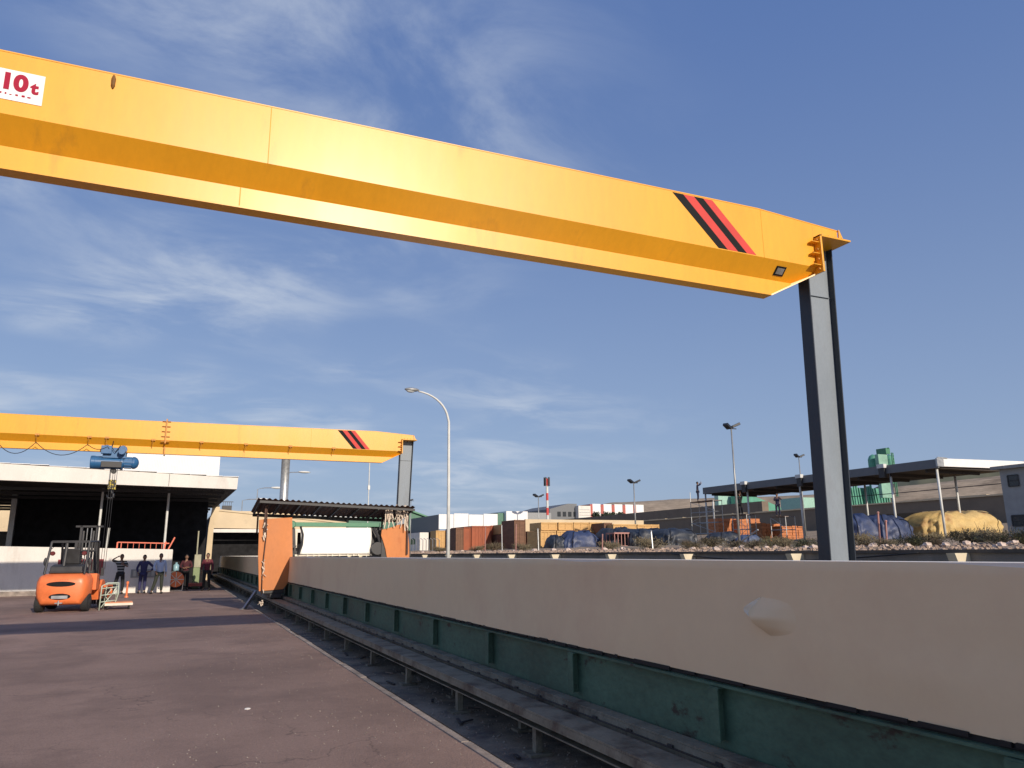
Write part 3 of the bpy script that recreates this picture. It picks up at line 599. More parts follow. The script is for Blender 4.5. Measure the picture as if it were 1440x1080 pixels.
q = at(150, 745, Y=42); mb = MB(); mb.tube([(q.x, 42, 0), (q.x + .1, 42, 3.0)], .05, 8); mb.build('canopy_post', WTUBE, t)
mb = MB(); mb.add([(x, y, z) for y in (57.7, 58.25) for x, z in ((2.2, 0), (2.62, 0), (2.62, 3.4), (2.95, 5.0), (2.45, 5.0), (2.28, 3.6))], [(0, 1, 2, 3, 4, 5), (11, 10, 9, 8, 7, 6)] + [(i, (i + 1) % 6, 6 + (i + 1) % 6, 6 + i) for i in range(6)])
mb.build('corner_pillar', CREAMW, t, fixn=True)
q = at(310, 640, Y=45); mb = MB(); mb.box(-3.6, q.x, 45, 52, 5.2, 7.4); mb.build('upper_storey', WSHEET, t)
# pale building seen through the opening at the left
mb = MB(); mb.box(-16, -6.8, 64, 70, -.03, 6.2)
for X in (-12.4, -10.6, -9.1): mb.box(X, X + .12, 63.95, 64, 0, 6.2)
tag(mb.build('rear_building', CREAMW), 'cream building glimpsed through the opening at the left of the workshop', 'building')
mb = MB(); mb.box(-14, xg, 52, 52.1, 0, 3.1); tag(mb.build('grey_partition', GREYB), 'grey sheet partition below the cream wall inside the workshop', 'partition')
# parapet wall
t = thing('boundary_wall', 'white rendered low wall behind the forklift and the standing men', 'wall', (-4, 39.7, 0))
mb = MB(); mb.prism([(-18, 0), (.1, 0), (.08, 1.94), (-6.82, 2.12), (-18, 2.3)], 'y', 39.6, 39.85)
mb.box(-.14, .09, 39.852, 42, 0, 1.9); mb.build('wall_body', WHITE, t, fixn=True, bevel=.012)
mb = MB(); mb.box(-18, -2.9, 39.3, 39.598, 0, .2); mb.build('plinth', KERB, t, bevel=.01)
mb = MB(); mb.box(-1.6, -.55, 39.575, 39.598, .68, 1.05); g_ = mb.build('vent_frame', GREYB, t)
mb = MB()
for k in range(5): mb.box(-1.5 + k * .19, -1.38 + k * .19, 39.56, 39.574, .74, 1.0)
mb.build('vent_slats', GREYM, g_)
t = thing('sign_board', 'dark maroon board leaning on the white wall behind the forklift', 'board', (-3.3, 39.5, .8))
mb = MB(); mb.box(-4.55, -2.75, 39.52, 39.58, .82, 1.53); mb.build('board_face', MAROON, t, bevel=.01)
mb = MB(); mb.box(-4.3, -4.24, 39.53, 39.57, 0, .815); mb.box(-3.06, -3.0, 39.53, 39.57, 0, .815); mb.build('board_legs', GREYM, t)
t = thing('steel_barrier', 'orange red steel railing standing on the end of the white wall', 'railing', (-1.2, 39.7, 1.95))
mb = MB(); z0, z1 = 2.03, 2.28
mb.bar((-2.28, 39.72, z1), (-.1, 39.72, z1 - .06), .05); mb.bar((-2.28, 39.72, z0 - .02), (-2.28, 39.72, z1), .06); mb.bar((-2.12, 39.72, z0 - .02), (-2.12, 39.72, z1), .04)
mb.bar((-.3, 39.72, 1.96), (-.25, 39.72, 2.3), .07); mb.bar((-.12, 39.72, 1.95), (.12, 39.72, 2.5), .06)
for k in range(7): mb.bar((-1.85 + k * .24, 39.72, 1.97), (-1.85 + k * .24, 39.72, z1 - .02), .02)
mb.build('rail_frame', mat('orange_red_steel', (.7, .16, .09), .5), t)
# cream building with the dark opening the bed runs into
t = thing('shed_building', 'cream fronted workshop with a wide dark opening that the long bed runs into', 'building', (8, 62, 0))
mb = MB(); mb.prism([(2.7, 3.62), (12.5, 3.5), (12.5, 4.1), (2.7, 5.0)], 'y', 60.5, 60.9); mb.box(2.7, 2.95, 60.5, 60.9, 0, 3.6) if False else None
mb.prism([(60.92, 4.4), (80, 4.4), (80, 4.9), (60.92, 4.9)], 'x', 2.8, 9); mb.build('front_wall', CREAMW, t, fixn=True)
mb = MB(); mb.prism([(2.66, 4.9), (12.5, 4.0), (12.5, 4.12), (2.66, 5.03)], 'y', 60.42, 60.497); mb.build('coping', CREAMW, t, fixn=True)
mb = MB(); mb.box(2.7, 12.5, 60.42, 60.495, 3.3, 3.55); mb.build('lintel', WHITE, t)
mb = MB(); mb.box(2.5, 12.8, 88, 88.2, 0, 4.4); mb.box(2.45, 2.6, 61, 88, 0, 4.4); mb.box(12.55, 12.7, 60.5, 88, 0, 4.4); mb.box(2.5, 12.7, 61, 88, 4.2, 4.39); mb.box(2.6, 12.5, 62.5, 63, .0, 3.5); mb.build('interior', SHADEIN, t)
mb = MB(); mb.box(2.72, 3.2, 63.5, 64.1, 5.0, 5.5); mb.box(3.4, 4.1, 63.5, 64.2, 4.95, 5.45)
for k in range(5): mb.bar((3.45 + k * .15, 63.6, 5.4), (3.45 + k * .15, 63.6, 5.75), .03)
mb.bar((3.3, 63.6, 5.75), (4.2, 63.6, 5.75), .05); mb.build('roof_unit', DARKM, t)
q = at(399, 700, Y=68)
mb = MB(); mb.lathe((q.x, 68, 0), [(.42, 0), (.38, 1.0), (.36, 5.9), (.37, 5.92), (.37, 6), (.36, 6.02), (.36, 11.8), (.4, 11.82), (.4, 12)], (0, 0, 1), 20)
tag(mb.build('flue_pipe', GREYM, smooth=True), 'tall metal flue pipe rising behind the machine canopy', 'flue')

# ================================================================ FORKLIFT
FX = at(88, 862, Z=0)
t = thing('forklift', 'orange counterbalance forklift seen from behind on the reddish paving', 'forklift', (0, 0, 0))
# local frame: x right, y forward, rear face at y=0
mb = MB()
prof = [(-.66, .2), (.66, .2), (.69, .55), (.69, .98), (.58, 1.14), (-.58, 1.14), (-.69, .98), (-.69, .55)]
cw = [(0, .26), (.0, .26)]
# counterweight body: rounded sections from rear to front
secs = [(0.0, .50, .34, .98, .18), (.05, .58, .26, 1.06, .2), (.16, .64, .22, 1.12, .22), (.45, .66, .22, 1.15, .22), (.62, .66, .24, 1.15, .2)]
def sect(y, hw_, z0, z1, c):
    return [(-hw_ + c * .6, y, z0), (hw_ - c * .6, y, z0), (hw_ - .03, y, z0 + c), (hw_, y, z0 + .34), (hw_, y, z1 - c), (hw_ - .06, y, z1 - .05), (hw_ - c, y, z1), (-hw_ + c, y, z1), (-hw_ + .06, y, z1 - .05), (-hw_, y, z1 - c), (-hw_, y, z0 + .34), (-hw_ + .03, y, z0 + c)]
vs = []; 
for s_ in secs: vs += sect(*s_)
n = 12; fs = [(i * n + k, i * n + (k + 1) % n, (i + 1) * n + (k + 1) % n, (i + 1) * n + k) for i in range(len(secs) - 1) for k in range(n)] + [tuple(range(n))[::-1], tuple(range((len(secs) - 1) * n, len(secs) * n))]
mb.add(vs, fs)
body = mb.build('counterweight', ORANGE, t, bevel=.035, fixn=True, smooth=True)
mb = MB()
mb.prism([(.625, .62), (.95, .62), (1.05, .3), (1.75, .3), (1.8, .62), (1.7, .86), (1.55, .92), (1.35, .9), (1.2, .72), (1.1, .62), (.95, 1.1), (.625, 1.13)], 'x', -.62, -.3)
mb.prism([(.625, .62), (.95, .62), (1.05, .3), (1.75, .3), (1.8, .62), (1.7, .86), (1.55, .92), (1.35, .9), (1.2, .72), (1.1, .62), (.95, 1.1), (.625, 1.13)], 'x', .3, .74)
mb.box(-.3, .3, .625, 1.7, .3, .6)
mb.build('chassis', ORANGE, t, bevel=.02, fixn=True)
mb = MB()
for z, w, h in ((.84, .36, .075), (.47, .27, .09)): mb.add([(w * math.cos(a), y_, z + h * math.sin(a)) for y_ in (-.012, .1) for a in [2 * math.pi * k / 20 for k in range(20)]], [tuple(range(20)), tuple(range(39, 19, -1))] + [(k, (k + 1) % 20, 20 + (k + 1) % 20, 20 + k) for k in range(20)])
mb.build('rear_grille', BLK, body, fixn=True)
mb = MB(); mb.box(-.2, .2, -.025, -.013, .41, .5); mb.build('grille_bars', GREYM, body)
mb = MB(); mb.box(-.09, .09, -.06, .02, .27, .3); mb.tube([(0, -.06, .36), (0, -.06, .22)], .02, 8); mb.build('tow_pin', GREYM, body)
mb = MB()
for k in range(6): mb.box(-.17 + k * .06, -.13 + k * .06, -.003, .02, .952, .968)
mb.build('badge_marks', mat('dark_orange_mark', (.45, .1, .03), .5), body)
for x in (-.57, .57):
    mb = MB(); mb.lathe((x - .1, .42, .27), [(.2, 0), (.265, .02), (.27, .05), (.27, .15), (.265, .18), (.2, .2)], (1, 0, 0), 22); w_ = mb.build('rear_wheel', TYRE, t)
    mb = MB(); mb.lathe((x - .115, .42, .27), [(.04, 0), (.14, .012), (.14, .218), (.04, .23)], (1, 0, 0), 14); mb.build('rim', DARKM, w_)
    x *= 1.2; mb = MB(); mb.lathe((x - .12, 1.95, .34), [(.25, 0), (.33, .02), (.34, .06), (.34, .19), (.33, .23), (.25, .25)], (1, 0, 0), 24); w_ = mb.build('front_wheel', TYRE, t)
    mb = MB(); mb.lathe((x - .135, 1.95, .34), [(.05, 0), (.18, .012), (.18, .268), (.05, .28)], (1, 0, 0), 14); mb.build('rim', ORANGE, w_)
mb = MB(); mb.prism([(1.62, .72), (1.7, .74), (2.3, .74), (2.36, .5), (2.3, .42), (2.28, .66), (1.75, .68), (1.62, .66)], 'x', .5, .84); mb.prism([(1.62, .72), (1.7, .74), (2.3, .74), (2.36, .5), (2.3, .42), (2.28, .66), (1.75, .68), (1.62, .66)], 'x', -.84, -.5); mb.build('front_fender', ORANGE, t, bevel=.01, fixn=True)
mb = MB(); mb.box(-.42, .42, .3, .95, 1.152, 1.22); mb.prism([(.95, 1.13), (1.05, 1.3), (.62, 1.42), (.32, 1.36), (.3, 1.2), (.6, 1.2)], 'x', -.4, .4); mb.build('engine_hood', DARKM, t, bevel=.02, fixn=True)
mb = MB(); mb.box(-.22, .22, .75, 1.2, 1.3, 1.42); mb.prism([(.72, 1.42), (.82, 1.42), (.74, 1.9), (.64, 1.9)], 'x', -.22, .22); mb.build('seat', DARKM, t, bevel=.03, fixn=True)
mb = MB(); ga = [(-.5, .2, 1.13), (-.48, .5, 2.1), (-.48, 1.55, 2.14), (-.5, 1.85, 1.0)]
for sx in (-1, 1): mb.tube([(sx * abs(p[0]), p[1], p[2]) for p in ga], .033, 8)
for k in range(9): y_ = .52 + k * .125; mb.bar((-.48, y_, 2.13), (.48, y_, 2.13), .03, .03)
mb.bar((-.48, .5, 2.1), (.48, .5, 2.1), .05); mb.bar((-.48, 1.55, 2.14), (.48, 1.55, 2.14), .05)
mb.tube([(-.1, .4, 1.2), (-.1, .55, 2.1)], .045, 8)
mb.build('overhead_guard', DARKM, t)
mb = MB(); mb.box(-.2, .08, 1.35, 1.5, 1.0, 1.25); mb.tube([(0, 1.5, 1.1), (0, 1.38, 1.5)], .02, 6); mb.tube([(.17 * math.cos(a), 1.36 + .06 * math.sin(a), 1.5 + .14 * math.sin(a)) for a in [k * math.pi / 6 for k in range(13)]], .014, 6); mb.build('steering_wheel', DARKM, t)
for sx in (-1, 1):
    mb = MB(); mb.tube([(sx * .5, .8, 1.95), (sx * .62, .78, 1.8)], .01, 5); mb.ball((sx * .56, .4, 1.5), 1, 10, 6, (.05, .03, .13)); mb.build('mirror', DARKM, t)
    mb = MB(); mb.lathe((sx * .4, .36, 1.75), [(.05, 0), (.07, .03), (.05, .09)], (0, 1, 0), 10); mb.build('rear_lamp', mat('lamp_red', (.12, .012, .012), .5), t)
mb = MB()
for sx in (-1, 1):
    mb.box(sx * .3 - .04, sx * .3 + .04, 2.32, 2.42, .1, 2.15); mb.box(sx * .22 - .03, sx * .22 + .03, 2.36, 2.44, .7, 2.68)
    mb.tube([(sx * .14, 2.34, .3), (sx * .14, 2.34, 2.5)], .035, 8)
for z in (.4, 1.1, 1.8): mb.box(-.3, .3, 2.33, 2.38, z, z + .08)
mb.box(-.38, .38, 2.36, 2.43, 2.62, 2.68)
ma = mb.build('mast', mat('mast_steel', (.06, .06, .062), .45, metal=.3), t)
mb = MB(); mb.tube([(-.06, 2.42, .5), (-.06, 2.42, 2.6)], .016, 6); mb.tube([(.06, 2.42, .5), (.06, 2.42, 2.6)], .016, 6); mb.build('lift_chain', GREYM, ma)
mb = MB(); mb.box(-.5, .5, 2.45, 2.5, .25, .33); mb.box(-.5, .5, 2.45, 2.5, .6, .68)
for sx in (-1, 1): mb.box(sx * .32 - .05, sx * .32 + .05, 2.5, 2.54, .08, .7); mb.box(sx * .32 - .05, sx * .32 + .05, 2.54, 3.5, .08, .115)
mb.build('forks', DARKM, t)
place(t, (FX.x - .14, FX.y + .1, .0), R(-8), (1.1, 1.1, 1.0))
# hand trolley and wire frame right of the forklift
Q = at(164, 857, Z=0)
t = thing('platform_trolley', 'low orange platform trolley beside the forklift forks', 'trolley', (0, 0, 0))
mb = MB(); mb.box(-.36, .42, -.35, .35, .16, .23); mb.build('deck', mat('worn_orange_deck', (.7, .28, .13), .6, var=.2), t, bevel=.008)
mb = MB(); mb.box(-.37, .43, -.37, -.352, .13, .2); mb.build('deck_rim', CREAM, t)
for x in (-.28, .33):
    for y_ in (-.25, .25): mb = MB(); mb.lathe((x - .02, y_, .07), [(.07, 0), (.07, .04)], (1, 0, 0), 12); mb.build('wheel', TYRE, t)
place(t, (Q.x, Q.y + .2, 0), R(4))
mb = MB(); Q2 = at(175, 850, Z=0); mb.lathe((Q2.x + .03, Q2.y + .1, .23), [(.07, 0), (.06, .05), (.035, .06), (.03, .45), (.045, .47), (.04, .55)], (0, 0, 1), 10)
tag(mb.build('marker_post', ORANGE), 'short orange marker post standing on the low platform trolley', 'post')
t = thing('wire_frame_stand', 'pale green and white tubular frame stand between forklift and trolley', 'stand', (0, 0, 0))
mb = MB()
mb.tube([(-.3, 0, 0), (-.28, 0, .9), (-.1, 0, 1.0), (.3, 0, 1.0), (.32, 0, .6), (.2, 0, .1)], .025, 6); mb.tube([(-.1, .3, 0), (-.05, .3, .95), (.3, .3, .95), (.3, .3, .3)], .022, 6)
for z in (.3, .55, .8): mb.tube([(-.28, 0, z), (.3, .02, z + .05)], .018, 6); mb.tube([(-.28, 0, z), (-.05, .3, z)], .018, 6)
mb.tube([(-.25, 0, .1), (.25, .1, .75)], .02, 6); mb.tube([(.2, 0, .15), (-.1, .2, .5), (.15, .1, .85)], .02, 6)
mb.build('frame', mat('pale_green_tube', (.5, .58, .48), .5, var=.2), t, smooth=True)
Q = at(150, 858, Z=0); place(t, (Q.x + .02, Q.y + .1, 0), R(15), .82)

# ================================================================ PEOPLE
def person(label, loc, face, pose, top_mat, leg_mat, long_sleeve=True, overall=False, scale=1., group=None, helmet=None):
    """pose: offsets for joints in a frame where the person looks along -y; x is to the viewer's right"""
    t = thing('person', label, 'person', (0, 0, 0), 0, group)
    P = {'pel': (0, 0, .93), 'spi': (0, .01, 1.12), 'che': (0, 0, 1.32), 'nec': (0, 0, 1.47), 'chin': (0, -.012, 1.545), 'head': (0, -.02, 1.62)}
    for s_, k in ((-1, 'l'), (1, 'r')):
        P.update({'hip' + k: (s_ * .09, 0, .88), 'kne' + k: (s_ * .11, -.02, .48), 'ank' + k: (s_ * .12, .02, .09), 'toe' + k: (s_ * .14, -.13, .035),
                  'sho' + k: (s_ * .18, 0, 1.41), 'elb' + k: (s_ * .25, .03, 1.13), 'wri' + k: (s_ * .25, -.04, .89), 'han' + k: (s_ * .245, -.06, .81)})
    P.update(pose); V_ = lambda k: Vector(P[k])
    keys = list(P); ix = {k: i for i, k in enumerate(keys)}
    E_ = [('pel', 'spi'), ('spi', 'che'), ('che', 'nec'), ('nec', 'chin'), ('chin', 'head')]
    for k in 'lr': E_ += [('pel', 'hip' + k), ('hip' + k, 'kne' + k), ('kne' + k, 'ank' + k), ('ank' + k, 'toe' + k), ('che', 'sho' + k), ('sho' + k, 'elb' + k), ('elb' + k, 'wri' + k), ('wri' + k, 'han' + k)]
    rad = {'pel': (.13, .1), 'spi': (.12, .09), 'che': (.14, .1), 'nec': .052, 'chin': .055, 'head': .075, 'hip': .082, 'kne': .055, 'ank': .036, 'toe': .03, 'sho': .052, 'elb': .038, 'wri': .025, 'han': (.036, .02)}
    body = MB(); skin(body, [P[k] for k in keys], [(ix[a], ix[b_]) for a, b_ in E_], [rad[k if k in rad else k[:3]] for k in keys])
    h = V_('head') + Vector((0, 0, .015))
    body.ball(h, 1, 14, 10, (.077, .095, .118)); body.ball(h + Vector((0, -.095, -.01)), 1, 6, 5, (.014, .02, .024))
    for s_ in (-1, 1): body.ball(h + Vector((s_ * .077, .01, 0)), 1, 6, 5, (.012, .02, .032))
    body.ball(h + Vector((0, -.086, -.055)), 1, 6, 4, (.025, .008, .007))
    for k, s_ in (('l', -1), ('r', 1)):
        w = V_('wri' + k); c = V_('han' + k); d = (c - w).normalized(); sd_ = d.cross(Vector((0, 1, 0))); sd_ = sd_.normalized() if sd_.length > .1 else Vector((1, 0, 0)); nr = sd_.cross(d)
        for i in range(4):
            b0 = c + sd_ * (.011 * (i * 1.35 - 2)) + d * .01; l_ = (.062, .072, .068, .052)[i]
            body.tube([b0, b0 + d * l_ * .5, b0 + d * l_ * .9 - nr * .02], [.0095, .009, .006], 6)
        b0 = w + d * .03; body.tube([b0, b0 + sd_ * s_ * -.03 + d * .03, b0 + sd_ * s_ * -.035 + d * .065], [.012, .011, .007], 6)
    eyes_from = len(body.f); body.cur = 1
    for s_ in (-1, 1): body.ball(h + Vector((s_ * .03, -.085, .012)), .011, 6, 4)
    body.build('body', SKIN, t, smooth=True, mats=[SKIN, HAIR])
    hr = MB()
    if helmet: hr.ball(h + Vector((0, 0, .05)), 1, 14, 8, (.11, .13, .09)); hr.build('safety_helmet', helmet, t, smooth=True)
    else:
        hr.ball(h + Vector((0, .014, .03)), 1, 12, 8, (.084, .098, .105)); hr.build('hair', HAIR, t, smooth=True)
    # clothes: skinned chains a little larger than the limbs
    def cloth(name, keys_, edges, rads, m_):
        c_ = MB(); ii = {k: i for i, k in enumerate(keys_)}; skin(c_, [P[k] if k in P else extra[k] for k in keys_], [(ii[a], ii[b_]) for a, b_ in edges], rads); return c_.build(name, m_, t, smooth=True)
    extra = {}
    for k in 'lr': extra['mid' + k] = V_('elb' + k).lerp(V_('wri' + k), .85 if long_sleeve else -.05); extra['cuf' + k] = V_('kne' + k).lerp(V_('ank' + k), .93); extra['hem'] = V_('pel') + Vector((0, 0, -.06))
    extra['col'] = V_('nec') + Vector((0, 0, -.035))
    ks = ['hem', 'pel', 'spi', 'che', 'col']; es = [('hem', 'pel'), ('pel', 'spi'), ('spi', 'che'), ('che', 'col')]; rs = [(.155, .12), (.15, .118), (.145, .112), (.165, .122), .07]
    for k in 'lr':
        ks += ['sho' + k, 'elb' + k] + (['mid' + k] if long_sleeve else []); es += [('che', 'sho' + k), ('sho' + k, 'elb' + k)] + ([('elb' + k, 'mid' + k)] if long_sleeve else []); rs += [.068, .056] + ([.042] if long_sleeve else [])
    cloth('overalls' if overall else 'shirt', ks, es, rs, top_mat)
    ks = ['pel']; es = []; rs = [(.14, .11)]
    for k in 'lr': ks += ['hip' + k, 'kne' + k, 'cuf' + k]; es += [('pel', 'hip' + k), ('hip' + k, 'kne' + k), ('kne' + k, 'cuf' + k)]; rs += [.1, .076, .062]
    cloth('trousers', ks, es, rs, leg_mat)
    sh = MB()
    for k in 'lr':
        a, b_ = V_('ank' + k), V_('toe' + k); d = Vector((b_.x - a.x, b_.y - a.y, 0)).normalized(); z0 = b_.z - .035
        sh.ball(a + d * .06 + Vector((0, 0, z0 + .048 - a.z)), 1, 10, 6, (.055, .14, .048))
    sh.build('shoes', SHOE, t, smooth=True)
    place(t, loc, face, scale); return t
STRIPE = mat('striped_jersey', (.02, .02, .022), .9); 
nn = STRIPE.node_tree.nodes; b0 = nn['Principled BSDF']; wv = nn.new('ShaderNodeTexWave'); wv.bands_direction = 'Z'; wv.inputs['Scale'].default_value = 2.6; tcn = nn.new('ShaderNodeTexCoord'); STRIPE.node_tree.links.new(tcn.outputs['Object'], wv.inputs[0])
rp = nn.new('ShaderNodeValToRGB'); rp.color_ramp.interpolation = 'CONSTANT'; rp.color_ramp.elements[0].color = (.02, .02, .022, 1); rp.color_ramp.elements[1].position = .62; rp.color_ramp.elements[1].color = (.3, .31, .3, 1)
STRIPE.node_tree.links.new(wv.outputs['Color'], rp.inputs[0]); STRIPE.node_tree.links.new(rp.outputs[0], b0.inputs['Base Color'])
NAVY = mat('navy_cotton', (.035, .035, .1), .9, var=.15, scale=8); LBLUE = mat('light_blue_cotton', (.42, .5, .66), .9, var=.05, scale=8); BLKC = mat('black_cotton', (.016, .017, .018), .9); MARC = mat('shaded_maroon_cotton', (.06, .012, .018), .9, var=.2, scale=8); OLIVE = mat('dark_olive_cotton', (.03, .035, .025), .9)  # maroon cotton darkened to hold the shade of the doorway
def ppl(px, py): q = at(px, py, Z=0); return (q.x, q.y, 0)
_s = at(168, 820, Y=38.7); sm = (_s.x, 38.7, 0)
person('man in black and grey striped tee shading his eyes with a raised hand', sm, R(8), {'elbl': (-.4, -.06, 1.5), 'wril': (-.2, -.14, 1.63), 'hanl': (-.1, -.13, 1.67), 'elbr': (.27, -.02, 1.2), 'wrir': (.12, -.14, 1.28), 'hanr': (.04, -.16, 1.31), 'knel': (-.17, -.03, .48), 'ankl': (-.27, .02, .09), 'toel': (-.3, -.13, .035), 'kner': (.13, 0, .48), 'ankr': (.12, .02, .09)}, STRIPE, BLKC, long_sleeve=False, scale=.99)
person('man in dark navy overalls standing with a hand on his hip', ppl(199, 834.5), R(-5), {'elbr': (.42, .06, 1.17), 'wrir': (.3, -.05, 1.0), 'hanr': (.23, -.1, .98), 'elbl': (-.29, .02, 1.14), 'wril': (-.22, -.08, .93), 'hanl': (-.2, -.1, .86), 'kner': (.09, -.02, .48), 'ankr': (.1, .02, .09)}, NAVY, NAVY, overall=True, scale=.97)
person('man in light blue shirt and dark trousers beside the white wall end', ppl(222, 835), R(12), {'elbl': (-.27, -.02, 1.14), 'wril': (-.2, -.14, .95), 'hanl': (-.17, -.18, .89), 'knel': (-.17, 0, .48), 'ankl': (-.28, .02, .09), 'toel': (-.3, -.13, .035), 'kner': (.1, -.03, .48)}, LBLUE, OLIVE, scale=1.0)
person('man in maroon shirt standing inside the dark doorway, left of two', ppl(259, 830), R(0), {'elbr': (.28, -.05, 1.15), 'wrir': (.1, -.17, 1.12), 'hanr': (.03, -.18, 1.12), 'elbl': (-.28, -.05, 1.15), 'wril': (-.1, -.17, 1.08), 'hanl': (-.03, -.19, 1.08)}, MARC, BLKC, scale=.97)
person('man in maroon long sleeved shirt close to the start of the green rail track', ppl(289, 830.5), R(-14), {'kner': (.12, -.05, .48), 'ankr': (.16, .03, .09), 'elbl': (-.26, -.02, 1.14), 'wril': (-.23, -.08, .92)}, mat('wine_cotton', (.12, .02, .032), .9, var=.2), BLKC, scale=1.0)
# small yard things by the doorway
Q = at(246, 832, Z=0); t = thing('drum_fan', 'orange floor standing drum fan at the end of the white wall', 'fan', (Q.x, Q.y + .4, 0))
mb = MB(); mb.lathe((Q.x, Q.y + .25, .55), [(.34, 0), (.36, .02), (.36, .28), (.34, .3)], (0, 1, 0), 20); mb.build('drum', ORANGE, t)
mb = MB()
for k in range(8): a = k * math.pi / 4; mb.bar((Q.x, Q.y + .235, .55), (Q.x + .34 * math.cos(a), Q.y + .235, .55 + .34 * math.sin(a)), .03)
mb.build('guard', CREAM, t)
mb = MB(); mb.bar((Q.x - .3, Q.y + .4, 0), (Q.x - .34, Q.y + .4, .55), .04); mb.bar((Q.x + .3, Q.y + .4, 0), (Q.x + .34, Q.y + .4, .55), .04); mb.bar((Q.x - .32, Q.y + .4, .03), (Q.x + .32, Q.y + .4, .03), .05); mb.build('stand', CREAM, t)
Q = at(274, 829, Z=0); t = thing('floor_trolley', 'low red trolley between the two men in maroon', 'trolley', (Q.x, Q.y + .6, 0))
mb = MB(); mb.box(Q.x - .38, Q.x + .42, Q.y + .3, Q.y + .9, .14, .3); mb.build('deck', mat('faded_red', (.5, .12, .09), .7), t, bevel=.02)
for x in (-.28, .3): mb = MB(); mb.lathe((Q.x + x, Q.y + .35, .07), [(.07, 0), (.07, .05)], (0, 1, 0), 10); mb.build('wheel', TYRE, t)
t = thing('machine_stand', 'tall pale green machine stand behind the low red trolley', 'stand', (Q.x, Q.y + 1.3, 0))
mb = MB(); mb.box(Q.x - .12, Q.x + .2, Q.y + 1.2, Q.y + 1.5, 0, 1.05); mb.build('base', mat('olive_green_enamel', (.2, .26, .13), .6), t, bevel=.02)
mb = MB(); mb.box(Q.x - .1, Q.x + .22, Q.y + 1.2, Q.y + 1.45, 1.052, 1.7); mb.tube([(Q.x, Q.y + 1.35, 1.7), (Q.x, Q.y + 1.35, 2.9)], .04, 8); mb.build('head', mat('cream_enamel', (.35, .34, .24), .6), t, bevel=.03)
t = thing('water_bottle_rack', 'small rack with a pale blue water bottle in the dark doorway', 'rack', (.5, 42.6, 0))
Q = at(247, 806, Y=42.6)
mb = MB(); mb.box(Q.x - .3, Q.x + .3, 42.4, 42.8, 0, .9); mb.build('rack_body', DARKM, t)
mb = MB(); mb.lathe((Q.x, 42.6, .9), [(.13, 0), (.14, .05), (.14, .28), (.05, .36), (.05, .42)], (0, 0, 1), 12); mb.build('bottle', mat('pale_blue_plastic', (.25, .42, .48), .3), t, smooth=True)

# ================================================================ RETAINING WALL WITH CORBELS
XR = 16.6
t = thing('retaining_wall', 'long grey retaining wall with cream tapered brackets behind the bed', 'wall', (XR, 40, 0))
mb = MB(); mb.box(XR, XR + .3, -10, 130, -.02, 1.55); mb.build('wall_body', mat('grey_render', (.22, .2, .175), .9, var=.12, scale=.8, fine=.1, stain=(.14, .13, .11), smask=(.5, .75)), t)
mb = MB(); mb.box(XR - .06, XR + .35, -10, 130, 1.552, 1.63); mb.build('coping', mat('dark_coping', (.1, .085, .07), .9, var=.3, scale=2), t)
y = 11.76 - 15
while y < 100:
    mb = MB(); mb.prism([(XR - .002, .6), (XR - .12, .6), (XR - .5, 1.55), (XR - .002, 1.55)], 'y', y, y + .22); mb.build('bracket', CREAMW if False else mat('cream_bracket', (.66, .58, .42), .85, var=.08), t, fixn=True); y += 5.005
mb = MB(); pts = [(XR - .12, 13 + k * .5 * 1.0, 1.56 - .22 * math.sin(math.pi * min(1, k / 20)) ** 1) for k in range(21)]; mb.tube(pts, .02, 6)
tag(mb.build('sagging_cable', CABLE, smooth=True), 'black cable sagging along the top of the grey retaining wall', 'cable')

# ================================================================ YARD LAMPS
def lamp_arm(px, py_head, D, label):
    q = at(px, 780, Y=D); X, Y = q.x, D; hq = at(575, 549, Y=D); tq = at(628, 575, Y=D)
    t = thing('street_lamp', label, 'street lamp', (X, Y, 0))
    pts = [(X, Y, 0), (X, Y, 4), (X - .02, Y, 7.3)]
    for k in range(1, 11):
        a = k / 10 * math.pi / 2.15; pts.append((X - .05 - 1.55 * (1 - math.cos(a)), Y, 7.3 + 1.28 * math.sin(a)))
    mb = MB(); mb.tube(pts, [.085, .07] + [.055 - .002 * k for k in range(len(pts) - 2)], 10); mb.build('pole', WTUBE, t, smooth=True)
    e = Vector(pts[-1]); mb = MB(); mb.ball(e + Vector((-.3, 0, .05)), 1, 12, 8, (.34, .14, .09)); hd = mb.build('lamp_head', LAMPG, t, smooth=True)
    mb = MB(); mb.ball(e + Vector((-.36, 0, .0)), 1, 12, 8, (.2, .1, .09)); mb.build('lens', mat('lamp_lens', (.5, .52, .52), .15), hd, smooth=True)
    return t
lamp_arm(630, 549, 31, 'tall white street lamp with a curved arm behind the bed')
def flood(px, py_top, X, label, heads=2, tilt=0, s=1., group=None):
    r = M @ Vector((px - 720, 540 - py_top, -FOC)); k = X / r.x; Y = r.y * k; Z = EYE + r.z * k; z0 = gz(X) - .05
    t = thing('floodlight_mast', label, 'floodlight', (X, Y, z0), 0, group)
    mb = MB(); mb.tube([(X, Y, z0), (X, Y, Z - .1 * s)], [.1 * s, .055 * s], 8); mb.build('mast', LAMPG, t, smooth=True)
    mb = MB(); mb.bar((X - .5 * s, Y, Z - .15 * s), (X + .5 * s, Y, Z - .15 * s), .07 * s); mb.build('crossarm', LAMPD, t)
    for i in range(heads):
        sx = (-1, 1)[i] if heads > 1 else 0; c = Vector((X + sx * .42 * s, Y - .05, Z + (.12 * s if tilt and sx > 0 else 0)))
        d = Vector((.75 * sx, -.3, .35)).normalized() if sx else Vector((1, -.2, .2)).normalized()
        mb = MB(); mb.bar(c - d * .34 * s, c + d * .34 * s, .44 * s, .2 * s); mb.build('lamp_head', LAMPD, t, bevel=.02)
    return t
